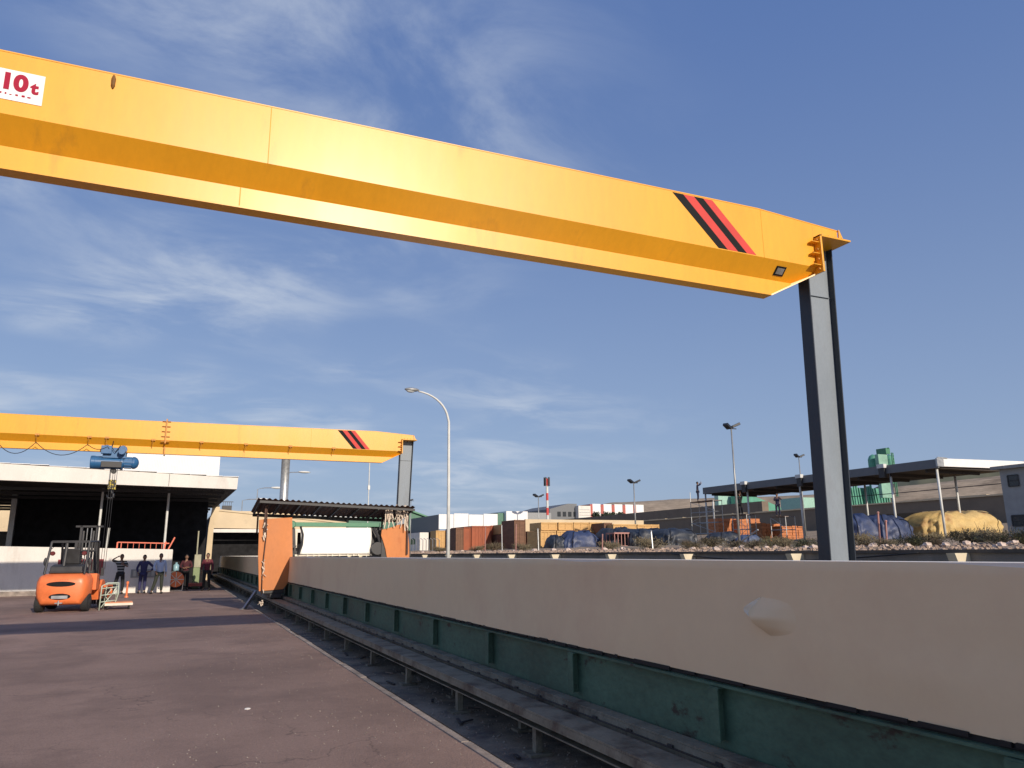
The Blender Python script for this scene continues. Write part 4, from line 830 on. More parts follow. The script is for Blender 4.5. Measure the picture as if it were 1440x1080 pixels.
flood(1028, 600, 34, 'tallest floodlight mast, left of the long open shelter', tilt=1, s=.85)
flood(1123, 641, 60, 'twin headed floodlight mast rising behind the shelter roof, just left of the grey crane column', s=.85)
flood(891, 677, 38, 'twin headed floodlight mast in front of the brown bank left of the scaffolds', s=.85)
flood(757, 697, 60, 'low twin headed floodlight just left of the red and white mast', s=1.4)
flood(578, 703, 15.2, 'single thin lamp mast right beside the farther crane column', heads=1, s=.42)
# far lamps over the roofs
for px, py, D, lb in ((424, 664, 90, 'far street lamp head right of the flue pipe'), (387, 686, 130, 'small far street lamp head just left of the flue pipe'), (434 - 68, 702, 150, 'smallest far street lamp above the cream workshop roof')):
    q = at(px, py, Y=D); t = thing('street_lamp', lb, 'street lamp', (q.x - 1.5, D, 0)); mb = MB(); s_ = D / 90
    mb.tube([(q.x - 1.9 * s_, D, 0), (q.x - 1.9 * s_, D, q.z - .3), (q.x - 1.2 * s_, D, q.z - .05), (q.x, D, q.z)], .05 * s_, 6); mb.build('pole', GREYM, t)
    mb = MB(); mb.ball((q.x + .3, D, q.z + .02), 1, 10, 6, (.75 * s_, .3, .14 * s_)); mb.build('lamp_head', WTUBE, t, smooth=True)
q = at(517, 735, Y=70); mb = MB(); mb.tube([(q.x, 70, 0), (q.x, 70, at(517, 652, Y=70).z + 1)], .05, 6); mb.box(q.x - .1, q.x + .1, 69.9, 70.1, 7.5, 7.9)
tag(mb.build('thin_pole', WTUBE), 'thin pale pole standing behind the machine canopy under the farther girder', 'pole')
# red and white mast
t_ = at(769, 673, Y=110); X = t_.x; z0 = gz(X)
t = thing('radio_mast', 'red and white banded radio mast with antenna cluster on top', 'mast', (X, 110, z0))
for k in range(9):
    a, b_ = z0 + (t_.z - z0) * k / 9, z0 + (t_.z - z0) * (k + 1) / 9
    mb = MB(); mb.tube([(X, 110, a), (X, 110, b_)], .2, 10); mb.build('mast_band', mat('mast_red', (.6, .07, .06), .6) if k % 2 == 0 else WTUBE, t)
mb = MB()
for k in range(5): a = k * 1.256; mb.box(X + .42 * math.cos(a) - .09, X + .42 * math.cos(a) + .09, 110 + .42 * math.sin(a) - .09, 110 + .42 * math.sin(a) + .09, t_.z - 1.2, t_.z + .2)
mb.tube([(X - .5, 110, t_.z - .8), (X + .5, 110, t_.z - .8)], .08, 6); mb.build('antenna', LAMPD, t)

# ================================================================ BUILDINGS BEYOND
def ybox(px0, px1, py0, py1, Y, depth, z0=None):
    a = at(px0, py0, Y=Y); b_ = at(px1, py0, Y=Y); c = at((px0 + px1) / 2, py0, Y=Y); d = at((px0 + px1) / 2, py1, Y=Y)
    return a.x, b_.x, Y, Y + depth, (d.z if z0 is None else z0), c.z
def bx(name, m, bnds, parent=None, **k): mb = MB(); mb.box(*bnds); return mb.build(name, m, parent, **k)
# green warehouse behind the machine
t = thing('green_warehouse', 'green clad warehouse with pale pitched roof behind the machine canopy', 'warehouse', (22, 120, 0))
x0, x1, y0, y1, z0, z1 = ybox(455, 545, 722, 745, 120, 30, 0)
mb = MB(); mb.prism([(x0, 0), (x1, 0), (x1, z1 + .4), (x0 + (x1 - x0) * .55, z1 + .4), (x0, z1 - 2)], 'y', 120, 150); mb.build('wall', GRNB, t, fixn=True)
mb = MB(); a = at(420, 728, Y=118); b_ = at(495, 726, Y=118); mb.prism([(a.x, a.z - 1.2), (b_.x, b_.z - .4), (b_.x - 3, b_.z + .2), (a.x, a.z + .3)], 'y', 112, 119.5); mb.build('side_roof', mat('pale_grey_roof', (.55, .58, .58), .5), t, fixn=True)
x0, x1, y0, y1, z0, z1 = ybox(545, 606, 730, 760, 135, 30, 0)
t = thing('gabled_shed', 'low green gabled shed right of the farther crane column', 'shed', ((x0 + x1) / 2, 140, 0))
mb = MB(); mb.prism([(x0, 0), (x1, 0), (x1, z1), (x0 + (x1 - x0) * .45, z1 + 1.5), (x0, z1 + .2)], 'y', 135, 160); mb.build('wall', GRNB, t, fixn=True)
mb = MB(); xm = x0 + (x1 - x0) * .45; mb.prism([(x0 - .5, z1 + .05), (xm, z1 + 1.55), (x1 + .5, z1 - .1), (x1 + .5, z1 + .15), (xm, z1 + 1.85), (x0 - .5, z1 + .3)], 'y', 134.5, 160.5); mb.build('roof', GREENP, t, fixn=True)
# white fronted canopy shed with dark side
Yc = 95; a = at(617, 723, Y=Yc); X0 = a.x; b_ = at(700, 724, Y=Yc); X1 = b_.x; zt = a.z; zb = at(655, 744, Y=Yc).z; gg = gz(X0)
t = thing('canopy_shed', 'large open shed with white front fascia and dark grey side', 'shed', ((X0 + X1) / 2, Yc, gg))
mb = MB()
for k in range(4): u0 = X0 + (X1 - X0) * k / 4; mb.box(u0 + .03, X0 + (X1 - X0) * (k + 1) / 4 - .03, Yc, Yc + .15, zb, zt + (.12 if k % 2 else 0))
mb.build('front_fascia', WSHEET, t)
mb = MB(); yq = at(577, 740, X=X0).y; mb.box(X0, X0 + .15, Yc + .155, yq, zb - .3, zt - .05); mb.build('side_fascia', DGREY, t)
mb = MB(); mb.box(X0 + .16, X1, Yc + .16, yq, zt - .6, zt - .1); mb.build('roof', DARKM, t)
for k in range(5):
    for X in (X0 + .3, X1 - .3): mb = MB(); Y = Yc + 1 + k * (yq - Yc - 2) / 4; mb.box(X - .12, X + .12, Y - .12, Y + .12, gg - .5, zt - .6); mb.build('post', WTUBE, t)
mb = MB(); mb.box(X0 - 3, X1 + 6, yq + 1, yq + 1.5, gg - .5, zb + .2); tag(mb.build('rear_wall', SHADEIN), 'dark wall at the back of the open shed with white fascia', 'wall')
t = thing('shed_store', 'small white cabin under the dark side of the open shed', 'cabin', (X0 - .5, Yc + 22, gg))
q = at(590, 752, X=X0 - .8); mb = MB(); mb.box(X0 - 2, X0 - .8, q.y - 4, q.y + 9, gg - .5, q.z + .2); mb.build('wall', WHITE, t); mb = MB(); mb.box(X0 - 2.02, X0 - 2.001, q.y - 2, q.y, gg + .8, q.z - .5); mb.box(X0 - 2.02, X0 - 2.001, q.y + 2, q.y + 4, gg + .8, q.z - .5); mb.build('window', GLASS, t)
# white-topped building right of it
x0, x1, y0, y1, z0, z1 = ybox(712, 742, 719, 735, 130, 20, 2); t = thing('white_workshop', 'small white building with green left side beyond the crates', 'building', ((x0 + x1) / 2, 130, 2))
bx('wall', WSHEET, (x0, x1, 130, 150, z0, z1), t); g0 = at(700, 722, Y=131).x; bx('side_wing', GRNB, (g0, x0 - .01, 131, 150, 2, z1 - .3), t)
mb = MB()
for k in range(4): mb.box(x0 + .5 + k * (x1 - x0 - 1) / 4, x0 + .9 + k * (x1 - x0 - 1) / 4, 129.95, 129.99, z1 - 2.9, z1 - 1.8)
mb.build('window', GLASS, t)
bx('base', BROWNW, (x0 - 1, x1 + 1, 129.6, 129.9, 1, z1 - 2.4), t)
x0, x1, y0, y1, z0, z1 = ybox(742, 775, 721, 730, 170, 20, 2); tag(bx('low_block', GREYB, (x0, x1, 170, 190, 1, z1)), 'low grey block left of the red and white mast', 'building')
# grey factory with white gable part and red banded long hall
t = thing('grey_factory', 'grey flat roofed factory with a white end block on the far rise', 'factory', (70, 200, 8))
x0, x1, y0, y1, z0, z1 = ybox(781, 811, 712, 730, 200, 20, 4); mb = MB(); mb.prism([(x0 - 2, 3), (x1, 3), (x1, z1 + .8), (x0 + (x1 - x0) * .6, z1 + .8), (x0 - 2, z1 - .9)], 'y', 200, 225); mb.build('wall', DGREY, t, fixn=True)
mb = MB()
for k in range(4): mb.box(x0 + .6 + k * (x1 - x0) / 4, x0 + 1.7 + k * (x1 - x0) / 4, 199.9, 199.99, z1 - 3, z1 - 1.6)
mb.build('window', GLASS, t)
x0, x1, y0, y1, z0, z1 = ybox(811, 828, 711.5, 730, 199, 20, 4); w_ = bx('end_block', WHITE, (x0 + .01, x1, 198, 224, 3, z1), t)
mb = MB()
for k in range(4): mb.box(x0 + .3, x1 - .3, 197.9, 197.99, z1 - 1.2 - k * .8, z1 - 1.05 - k * .8)
mb.build('band', GREYM, w_)
t = thing('long_hall', 'long white hall with red vertical bands on the far rise', 'hall', (95, 230, 8))
x0, x1, y0, y1, z0, z1 = ybox(829, 905, 710, 726, 230, 25, 4); n = 5
for k in range(n):
    a, c = x0 + (x1 - x0) * k / n, x0 + (x1 - x0) * (k + 1) / n; bx('red_band', mat('band_red', (.42, .1, .08), .6), (a, a + (c - a) * .25 - .02, 229.8, 254, 3, z1 - .02 * k), t); bx('white_panel', WSHEET, (a + (c - a) * .25, c - .02, 230, 254, 3, z1 + .2), t)
# a few dark trees at its foot
def far_tree(px, py_top, py_bot, Y, label):
    a = at(px, py_top, Y=Y); b_ = at(px, py_bot, Y=Y); h = a.z - b_.z; rr = random.Random(px); t = thing('tree', label, 'tree', (a.x, Y, b_.z - 1), 0, 'small dark trees before the far hall')
    mb = MB(); mb.tube([(a.x, Y, b_.z - 1), (a.x + .1, Y, b_.z + h * .5)], [.16, .08], 6); mb.tube([(a.x, Y, b_.z), (a.x + .7, Y, b_.z + h * .6)], [.08, .03], 5); mb.tube([(a.x, Y, b_.z), (a.x - .6, Y, b_.z + h * .6)], [.08, .03], 5); mb.build('trunk', TWIG, t)
    mb = MB()
    for k in range(420):
        u = Vector((rr.gauss(0, 1), rr.gauss(0, 1), rr.gauss(0, 1))).normalized() * rr.random() ** .4; c = Vector((a.x, Y, b_.z + h * .55)) + Vector((u.x * h * .55, u.y * h * .5, u.z * h * .45)) * (1 + .25 * math.sin(u.x * 7 + u.z * 5))
        d1 = Vector((rr.gauss(0, 1), rr.gauss(0, 1), rr.gauss(0, 1))).normalized() * .3; d2 = d1.orthogonal().normalized() * .2; mb.add([c - d1, c + d2, c + d1, c - d2], [(0, 1, 2, 3)])
    mb.build('crown', mat('dark_tree_leaves', (.04, .055, .03), .8, var=.4), t)
for i, (px, lb) in enumerate(((838, 'small dark tree nearest the white end block of the far factory'), (852, 'small dark tree, second from the left before the far hall'), (861, 'small dark tree, third from the left before the far hall'), (872, 'small dark tree, rightmost before the far hall'))): far_tree(px, 720, 731, 185, lb)
# brown bank and the long brown wall that recedes to the left
t = thing('earth_bank', 'low brown earth bank wall below the far hall', 'bank')
XW = 98; pa = [(at(893, 731, X=XW), at(893, 714.5, X=XW)), (at(976, 729, X=XW), at(976, 715, X=XW))]
mb = MB(); ya, yb = at(976, 720, X=XW).y, at(862, 724, X=XW).y; mb.box(XW, XW + 1.5, ya - 20, yb + 30, 3, at(960, 715, X=XW).z); tag(mb.build('bank_wall', BROWNW, t))
XL = 78.; zt = at(1300, 704.5, X=XL).z
t = thing('perimeter_wall', 'long brown yard wall with pale coping running behind the open shelter', 'wall', (XL, 80, gz(XL)))
ya, yb = 10, at(893, 733, X=XL).y
mb = MB(); mb.box(XL, XL + .5, ya, yb, 2.5, zt); mb.build('wall_body', BROWNW, t)
mb = MB(); y = ya
while y < yb: l_ = 2.5; mb.box(XL - .15, XL + .65, y, y + l_ - .02, zt + .002, zt + .12 + random.uniform(0, .1)); y += l_
mb.build('coping', CREAMW, t)

# ---- long cream storage wall behind the crates
x0, x1, y0, y1, z0, z1 = ybox(739, 905, 731, 760, 72, 1, 1.5)
tag(bx('yard_wall', CREAMW, (x0, x1, 72, 72.3, 1.5, z1)), 'long cream yard wall behind the stacked tan crates', 'wall')
# ---- crates and containers
def crate(px0, px1, py0, py1, Y, dep, m, label, name='crate', cat='crate', group=None, battens=3, ground=False):
    X0, X1, _, _, z0, z1 = ybox(px0, px1, py0, py1, Y, dep)
    if ground: z0 = gz((X0 + X1) / 2) - .1
    t = thing(name, label, cat, ((X0 + X1) / 2, Y + dep / 2, z0), 0, group)
    g = .025; bx('box', m, (X0 + g, X1 - g, Y + .03, Y + dep, z0, z1 - .02), t)
    mb = MB()
    for k in range(battens + 1): x = X0 + .06 + (X1 - X0 - .12) * k / max(1, battens); mb.box(x - .05, x + .05, Y - .005, Y + .027, z0 + .02, z1)
    mb.box(X0 + g, X1 - g, Y - .03, Y - .008, z0 + .02, z0 + .12); mb.box(X0 + g, X1 - g, Y - .03, Y - .008, z1 - .12, z1 - .01)
    mb.build('batten', m, t); return t
CG = 'crates and boxes stored in the yard beyond the wall'
crate(613, 626, 746, 771, 80, 2, WOOD, 'narrow tan crate left of the white street lamp pole', group=CG, ground=True)
crate(627, 640, 745.5, 771, 80, 2, WOOD, 'tan crate right behind the white street lamp pole', group=CG, ground=True)
crate(641, 652, 742.5, 771, 68, 3, WOODB, 'tall dark brown box standing in for the shaded side of the red container', group=CG, ground=True)  # dark brown box built for the container's side that lies in shade
t = crate(652, 662, 741.5, 771, 69, 5, RBRN, 'narrow red brown container end beside the dark brown box', 'container', 'container', ground=True, battens=1)
crate(663, 690, 739.5, 770, 69, 6, RBRN, 'wide red brown container with a rusty face', 'container', 'container', ground=True, battens=5)
crate(690.5, 704, 739, 769, 70, 5, RBRN, 'red brown container between the wide one and the tan crate', 'container', 'container', ground=True, battens=2)
crate(704.5, 722, 737.5, 751, 68, 2, WOOD, 'tan crate lying on a brown box left of the dark tower of crates', group=CG)
crate(704, 722.5, 751.3, 769, 67.8, 2.4, WOODB, 'brown box carrying a tan crate, left of the dark tower', group=CG, ground=True)
crate(723, 739, 731, 769, 64, 3, WOODB, 'tall dark brown tower of crates', group=CG, ground=True, battens=2)
crate(741, 757, 747, 769, 66, 3, WOODB, 'low brown crate right of the dark tower', group=CG, ground=True)
for i, (a, c) in enumerate(((760.5, 783.5), (785, 806), (806.5, 828), (828.5, 847))): crate(a, c, 734.5, 746, 56, 2.2, WOOD, ('tan crate at the left end of the upper row', 'second tan crate of the upper row', 'third tan crate of the upper row', 'tan crate at the right end of the upper row')[i], group=CG, battens=2)
for i, (a, c) in enumerate(((760, 782), (783, 805), (806, 827), (828, 848))): crate(a, c, 746.3, 768, 55.7, 2.6, WOOD, ('tan crate of the lower row left of the blue tarpaulin', 'second tan crate of the lower row behind the blue tarpaulin', 'third tan crate of the lower row behind the blue tarpaulin', 'last tan crate of the lower row beside the dark box')[i], group=CG, ground=True, battens=4)
crate(849, 861, 735, 768, 54, 2.5, WOODB, 'dark brown crate stack right of the tan rows', group=CG, ground=True)
crate(862, 895, 737, 744, 53, 2, WOOD, 'long flat tan crate on the dark covered load, left one', group=CG); crate(896, 927, 737.5, 744.5, 53, 2, WOOD, 'long flat tan crate on the dark covered load, right one', group=CG)
# brick piles under the shelter
def pallet_bricks(px0, px1, py0, py1, Y, dep, label):
    X0, X1, _, _, z0, z1 = ybox(px0, px1, py0, py1, Y, dep); z0 = gz((X0 + X1) / 2) - .05
    t = thing('brick_stack', label, 'brick stack', ((X0 + X1) / 2, Y, z0), 0, 'orange brick stacks under the shelter')
    mb = MB(); n = max(2, int((X1 - X0) / .5)); rr = random.Random(px0)
    for k in range(n):
        for j in range(6): h0 = z0 + (z1 - z0) * j / 6; mb.box(X0 + (X1 - X0) * k / n + .02, X0 + (X1 - X0) * (k + 1) / n - .02, Y - rr.uniform(0, .1), Y + dep, h0, z0 + (z1 - z0) * (j + 1) / 6 - .02 - (rr.uniform(0, .12) if j == 5 else 0))
    mb.build('bricks', BRICK, t); return t
pallet_bricks(1009, 1038, 728, 755, 58, 1.6, 'orange brick stack at the left under the shelter, behind the scaffold')
pallet_bricks(1039, 1068, 728.5, 755, 57, 1.6, 'orange brick stack in the middle under the shelter')
pallet_bricks(1070, 1097, 735, 758, 52, 1.5, 'lower orange brick stack right of the middle one')
pallet_bricks(1098, 1128, 738, 758, 51, 1.5, 'lower orange brick stack nearest the grey crane column')
# ---- tarpaulin covered heaps: draped shapes with folds
def tarp(px0, px1, py0, py1, Y, dep, m, label, seed, shape='heap', sag=.25):
    X0, X1, _, _, z0, z1 = ybox(px0, px1, py0, py1, Y, dep); rr = random.Random(seed); z0 = gz((X0 + X1) / 2) - .1; H = z1 - z0
    ph = [rr.random() * 6 for _ in range(6)]; n = 56; mb = MB()
    def fn(u, v):
        # u round the heap, v from hem to crown
        a = 2 * math.pi * u; e = .45 if shape != 'heap' else .62
        cx_, sy_ = math.copysign(abs(math.cos(a)) ** e, math.cos(a)), math.copysign(abs(math.sin(a)) ** e, math.sin(a))
        rr_ = (1 - v ** 5) if shape != 'heap' else (1 - v ** 3.4); fold = (.05 * math.sin(a * 9 + ph[0]) + .035 * math.sin(a * 17 + ph[1]) + .02 * math.sin(a * 31 + ph[5])) * (1 - v) + .02 * math.sin(v * 14 + a * 5) + .018 * math.sin(v * 23 - a * 11 + ph[4]) * math.sin(a * 3 + ph[2])
        w = (X1 - X0) / 2 * (rr_ * (1 + fold) * .97 + .03); d = dep / 2 * (rr_ * (1 + fold) + .02)
        hx = cx_ * rr_
        z = z0 + H * (min(1, v * 1.25) ** .85) * (1 - sag * (.5 + .5 * math.sin(hx * 3 + ph[2])) * .4 - .05 * math.sin(hx * 8 + ph[3]) - .06 * math.sin(hx * 15 + sy_ * 4 + ph[4]))
        return ((X0 + X1) / 2 + cx_ * w, Y + dep / 2 + sy_ * d, z)
    mb.grid(fn, 96, 26); th = thing('tarpaulin_load', label, 'tarpaulin', ((X0 + X1) / 2, Y + dep / 2, z0), 0, 'tarpaulin covered loads in the yard'); mb.build('cover', m, th, smooth=True)
    for u0 in (.66, .83):
        rp = MB(); rp.tube([Vector(fn(u0, v / 14)) + Vector((0, -.03, .03)) for v in range(1, 14)], .022, 4); rp.build('rope', CABLE, th)
    return th
tarp(797, 849, 747, 770, 52, 2.5, TARPB, 'crumpled blue tarpaulin over a load in front of the tan crates', 1)
tarp(779, 801, 753, 770, 52.5, 2, TARPG, 'small dark tarpaulin left of the crumpled blue one', 2)
tarp(856, 903, 741, 768, 51, 3, TARPG, 'black covered load behind the dusty pink cage', 3)
tarp(893, 942, 744, 768, 49, 3.5, TARPG, 'long dark grey covered load right of the pink cage', 4, 'box', .1)
tarp(938, 984, 744, 768, 47, 3.5, TARPG, 'dark grey covered load beside the left scaffold', 5, 'box', .1)
tarp(1008, 1048, 748, 765, 46, 2, TARPG, 'low dark covered heap between the left and middle scaffolds', 6)
tarp(1049, 1075, 752, 765, 44, 1.6, mat('grey_blue_tarpaulin', (.09, .12, .2), .6, var=.25, bump=.5), 'small grey blue covered heap right of the middle scaffold', 7)
tarp(1198, 1247, 723, 762, 35.5, 3, TARPB, 'dark blue tarpaulin mound right beside the grey crane column', 8, 'heap', .1)
tarp(1236, 1290, 724, 760, 35, 3, TARPB, 'blue tarpaulin mound in front of the brown wall, right one', 9, 'heap', .1)
tarp(1314, 1416, 719, 759, 34.5, 3.4, TARPY, 'large yellow tarpaulin over a load beside the grey hut', 10, 'box', .12)
crate(1296, 1328, 720, 759, 37, 3, BROWNW, 'brown block standing in for the shaded left side of the yellow tarpaulin', 'tarp_shade_block', 'shade block', ground=True, battens=1)  # added block: its brown stands in for the cover's shaded left side
# pink cage
X0, X1, _, _, z0, z1 = ybox(864, 897, 750, 768, 50, 1.2); z0 = gz(X0) - .05
t = thing('steel_cage', 'dusty pink open steel cage in front of the dark covered loads', 'cage', ((X0 + X1) / 2, 50.6, z0))
mb = MB()
for Y in (50, 51.2):
    mb.bar((X0, Y, z1), (X1, Y, z1), .08); mb.bar((X0, Y, z0 + .1), (X1, Y, z0 + .1), .08)
    for k in range(8): x = X0 + (X1 - X0) * k / 7; mb.bar((x, Y, z0), (x, Y, z1), .05)
for x in (X0, X1): mb.bar((x, 50, z1), (x, 51.2, z1), .08)
mb.build('bars', PINK, t); mb = MB(); mb.box(X0, X1, 50, 51.2, z1 + .04, z1 + .07); mb.build('lid', PINK, t)
# ---- open shelter
XS = 43.; t = thing('open_shelter', 'long open shelter with dark grey side fascia and white end roof on tall posts', 'shelter', (XS + 6, 30, gz(XS)))
zt = at(1317, 645.5, X=XS).z; yn = at(1318, 648, X=XS).y; yf = at(988, 686, X=XS).y; ZT2 = at(988, 686, X=XS).z
zbn = at(1317, 658, X=XS).z; zbf = at(988, 695, X=XS).z
mb = MB()
def quadbox(mb, X0, X1, y0, y1, za0, za1, zb0, zb1): mb.add([(X0, y0, za0), (X1, y0, za0), (X1, y1, zb0), (X0, y1, zb0), (X0, y0, za1), (X1, y0, za1), (X1, y1, zb1), (X0, y1, zb1)], [(0, 3, 2, 1), (4, 5, 6, 7), (0, 1, 5, 4), (1, 2, 6, 5), (2, 3, 7, 6), (3, 0, 4, 7)])
quadbox(mb, XS, XS + .12, yn, yf, zbn, zt, zbf, ZT2); mb.build('side_fascia', DGREY, t)
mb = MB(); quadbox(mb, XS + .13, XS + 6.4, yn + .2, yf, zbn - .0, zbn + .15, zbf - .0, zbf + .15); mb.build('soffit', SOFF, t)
we = at(1440, 650, Y=yn); a_ = at(1331, 645, Y=yn); b_ = at(1440, 649, Y=yn); c_ = at(1440, 660, Y=yn); d_ = at(1331, 656, Y=yn)
sl = (b_.z - a_.z) / (b_.x - a_.x); mb = MB(); mb.prism([(XS + .5, d_.z), (XS + 9.5, d_.z + (c_.z - d_.z) / (c_.x - d_.x) * 9), (XS + 9.5, a_.z + sl * 9), (XS + .5, a_.z)], 'y', yn, yn + .12); mb.build('end_fascia', WSHEET, t, fixn=True)
mb = MB(); mb.add([(XS + .2, yn + .15, a_.z - .02), (XS + 6.4, yn + .15, a_.z - .3), (XS + 6.4, yf, ZT2 - .4), (XS + .2, yf, ZT2 - .03)], [(0, 1, 2, 3)]); mb.build('roof_sheet', WSHEET, t, thick=.03)
mb = MB(); mb.box(XS - .1, XS + .5, yn - .06, yn + .05, zbn + .08, zt + .05); mb.bar((XS, yn - .02, zt + .1), (XS + .9, yn - .02, zt + .08), .06); mb.build('corner_bracket', GREYM, t)
for (px, X, pyt, pyb) in ((1318, 43.3, 658, 764), (1342, 48.8, 0, 0), (1252, 43.3, 0, 0), (1214, 48.8, 0, 0), (1123, 43.3, 0, 0), (1049, 43.3, 0, 0), (1000, 48.8, 0, 0), (990, 43.3, 0, 0)):
    Y = at(px, 665, X=X).y; u = (Y - yn) / (yf - yn); ztop = zbn + (zbf - zbn) * u + .0
    mb = MB(); mb.tube([(X, Y, gz(X) - .1), (X, Y, ztop)], .075, 8); mb.build('post', WTUBE, t, smooth=True)
for px in (1047, 1126, 1244):
    q = at(px, 690, X=XS - .1); Y = q.y; u = (Y - yn) / (yf - yn); z1_ = zt + (ZT2 - zt) * u; z0_ = zbn + (zbf - zbn) * u
    mb = MB(); mb.box(XS - .2, XS - .01, Y - .22, Y + .22, z0_ - .25, z1_ - .2); br = mb.build('bracket', DARKM, t); mb = MB(); mb.box(XS - .3, XS - .01, Y - .3, Y + .25, z1_ - .18, z1_ + .08); mb.build('bracket_cap', WTUBE, br)
for k in range(9):
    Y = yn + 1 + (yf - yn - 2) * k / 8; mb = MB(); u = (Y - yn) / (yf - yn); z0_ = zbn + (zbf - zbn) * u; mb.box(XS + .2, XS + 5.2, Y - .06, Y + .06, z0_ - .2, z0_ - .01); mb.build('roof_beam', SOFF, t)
mb = MB()
for k in range(40): pass
p_ = [at(px, py, X=XS + 9) for px, py in ((1155, 702), (1255, 694), (1330, 687), (1410, 680))]; mb.tube(p_, .03, 6); tag(mb.build('overhead_wire', CABLE), 'black wire running level below the open shelter roof', 'wire')
# ---- scaffolds
def scaffold(px0, px1, py_deck, X, label, extra=0):
    a = at(px0, py_deck, X=X); c = at(px1, py_deck, X=X); y1, y0 = a.y, c.y; z0 = gz(X) - .05; zd = a.z
    t = thing('scaffold_tower', label, 'scaffold', (X, (y0 + y1) / 2, z0), 0, 'scaffold towers by the open shelter')
    for Y in (y0, y1):
        for x in (X - .45, X + .45): mb = MB(); mb.tube([(x, Y, z0), (x, Y, zd + (extra if Y == y1 else .02))], .03, 6); mb.build('upright', GREYM, t)
    mb = MB(); n = max(1, round((zd - z0) / .95))
    for k in range(1, n + 1):
        z = z0 + (zd - z0) * k / n
        for x in (X - .45, X + .45): mb.tube([(x, y0, z), (x, y1, z)], .022, 5)
        for Y in (y0, y1): mb.tube([(X - .45, Y, z), (X + .45, Y, z)], .022, 5)
    for k in range(n): za, zc = z0 + (zd - z0) * k / n, z0 + (zd - z0) * (k + 1) / n; mb.tube([(X - .47, y0 if k % 2 else y1, za + .1), (X - .47, y1 if k % 2 else y0, zc)], .018, 5)
    mb.build('braces', GREYM, t); mb = MB(); mb.box(X - .5, X + .5, y0, y1, zd, zd + .05); mb.build('deck', WOODB, t); return zd, y0, y1
zd, y0, y1 = scaffold(977, 1009, 707, 42, 'tallest scaffold tower at the far left end of the shelter', .9)
DKB = mat('dark_blue_workwear', (.02, .022, .05), .9)
q = at(982, 706, X=42); person('worker in dark clothes on the tallest scaffold reaching up to the shelter roof', (42, q.y, zd + .05), R(60), {'elbr': (.2, -.2, 1.5), 'wrir': (.12, -.3, 1.68), 'hanr': (.1, -.32, 1.76), 'elbl': (-.2, -.2, 1.45), 'wril': (-.1, -.34, 1.6), 'hanl': (-.08, -.37, 1.67)}, DKB, DKB, scale=1.0)
zd, y0, y1 = scaffold(1036, 1056, 725.5, 42, 'middle scaffold tower under the shelter edge', 0)
q = at(1042, 725, X=42); person('worker in black standing on the middle scaffold under the shelter edge', (42, q.y, zd + .05), R(-60), {'elbr': (.24, -.15, 1.5), 'wrir': (.16, -.25, 1.72), 'hanr': (.14, -.26, 1.8), 'elbl': (-.24, -.15, 1.5), 'wril': (-.16, -.25, 1.7), 'hanl': (-.14, -.26, 1.78)}, BLKC, BLKC, scale=1.0)
zd, y0, y1 = scaffold(1090, 1111, 728, 41.5, 'scaffold tower nearest the grey crane column', 0)
q = at(1095, 728, X=41.5); person('worker in dark blue on the scaffold nearest the grey crane column', (41.5, q.y, zd + .05), R(-50), {'elbr': (.3, -.1, 1.25), 'wrir': (.22, -.32, 1.38), 'hanr': (.2, -.4, 1.42), 'elbl': (-.2, -.15, 1.2), 'wril': (-.1, -.3, 1.3), 'hanl': (-.08, -.36, 1.33)}, DKB, DKB, scale=1.0)
# ---- grey hut at the right edge
XH = 38.; t = thing('grey_hut', 'grey two storey hut at the right edge of the yard', 'hut', (XH + 2, 25, gz(XH)))
ye = at(1411, 700, X=XH).y; zt = at(1411, 660, X=XH).z; mb = MB(); mb.box(XH, XH + 4, ye - 7, ye, gz(XH) - .3, zt); mb.build('wall', GREYB, t)
zr = at(1402, 658, X=XH).z; mb = MB(); mb.box(XH - .25, XH + 4.3, ye - 6.3, ye + .3, zt + .005, zt + .16); mb.build('roof', mat('roof_grey', (.3, .3, .29), .8), t)
def win(px0, px1, py0, py1, bars):
    a = at(px0, py0, X=XH); c = at(px1, py1, X=XH); f = MB(); y0, y1, z0, z1 = c.y, a.y, c.z, a.z
    f.box(XH - .03, XH - .004, y0, y1, z0, z1); o = f.build('window', GLASS, t); f = MB()
    for Y in (y0, y1): f.box(XH - .05, XH - .032, Y - .03, Y + .03, z0, z1)
    for z in (z0, z1, (z0 + z1) / 2): f.box(XH - .05, XH - .032, y0, y1, z - .025, z + .025)
    f.build('frame', DARKM if not bars else GREYM, o)
win(1417, 1434, 669, 683, 0); win(1423, 1446, 725, 739, 0)
# ---- green batching plant
YP = 190
t = thing('batching_plant', 'pale green plant with silos and a central tower behind the shelter', 'plant', (150, YP, 8))
def cyl(mb, px0, px1, py0, py1, Y): a = at(px0, py1, Y=Y); c = at(px1, py1, Y=Y); z1 = at(px0, py0, Y=Y).z; r = (c.x - a.x) / 2 * .8; mb.lathe(((a.x + c.x) / 2, Y, a.z), [(r * .3, -3), (r, 0), (r, z1 - a.z), (r * .7, z1 - a.z + 1.2), (.2, z1 - a.z + 1.8)], (0, 0, 1), 20)
for (a, c, d, e) in ((1224, 1236, 646, 668), (1248, 1259, 646, 668)):
    mb = MB(); cyl(mb, a, c, d, e, YP); mb.build('silo', PGRN, t, smooth=False)
mb = MB(); a = at(1237, 700, Y=YP - 4); c = at(1246, 640, Y=YP - 4); mb.box(a.x + .4, c.x - .7, YP - 5, YP - 3.6, a.z, c.z); mb.build('tower', mat('white_green_paint', (.22, .4, .31), .6, var=.2, scale=.4), t)
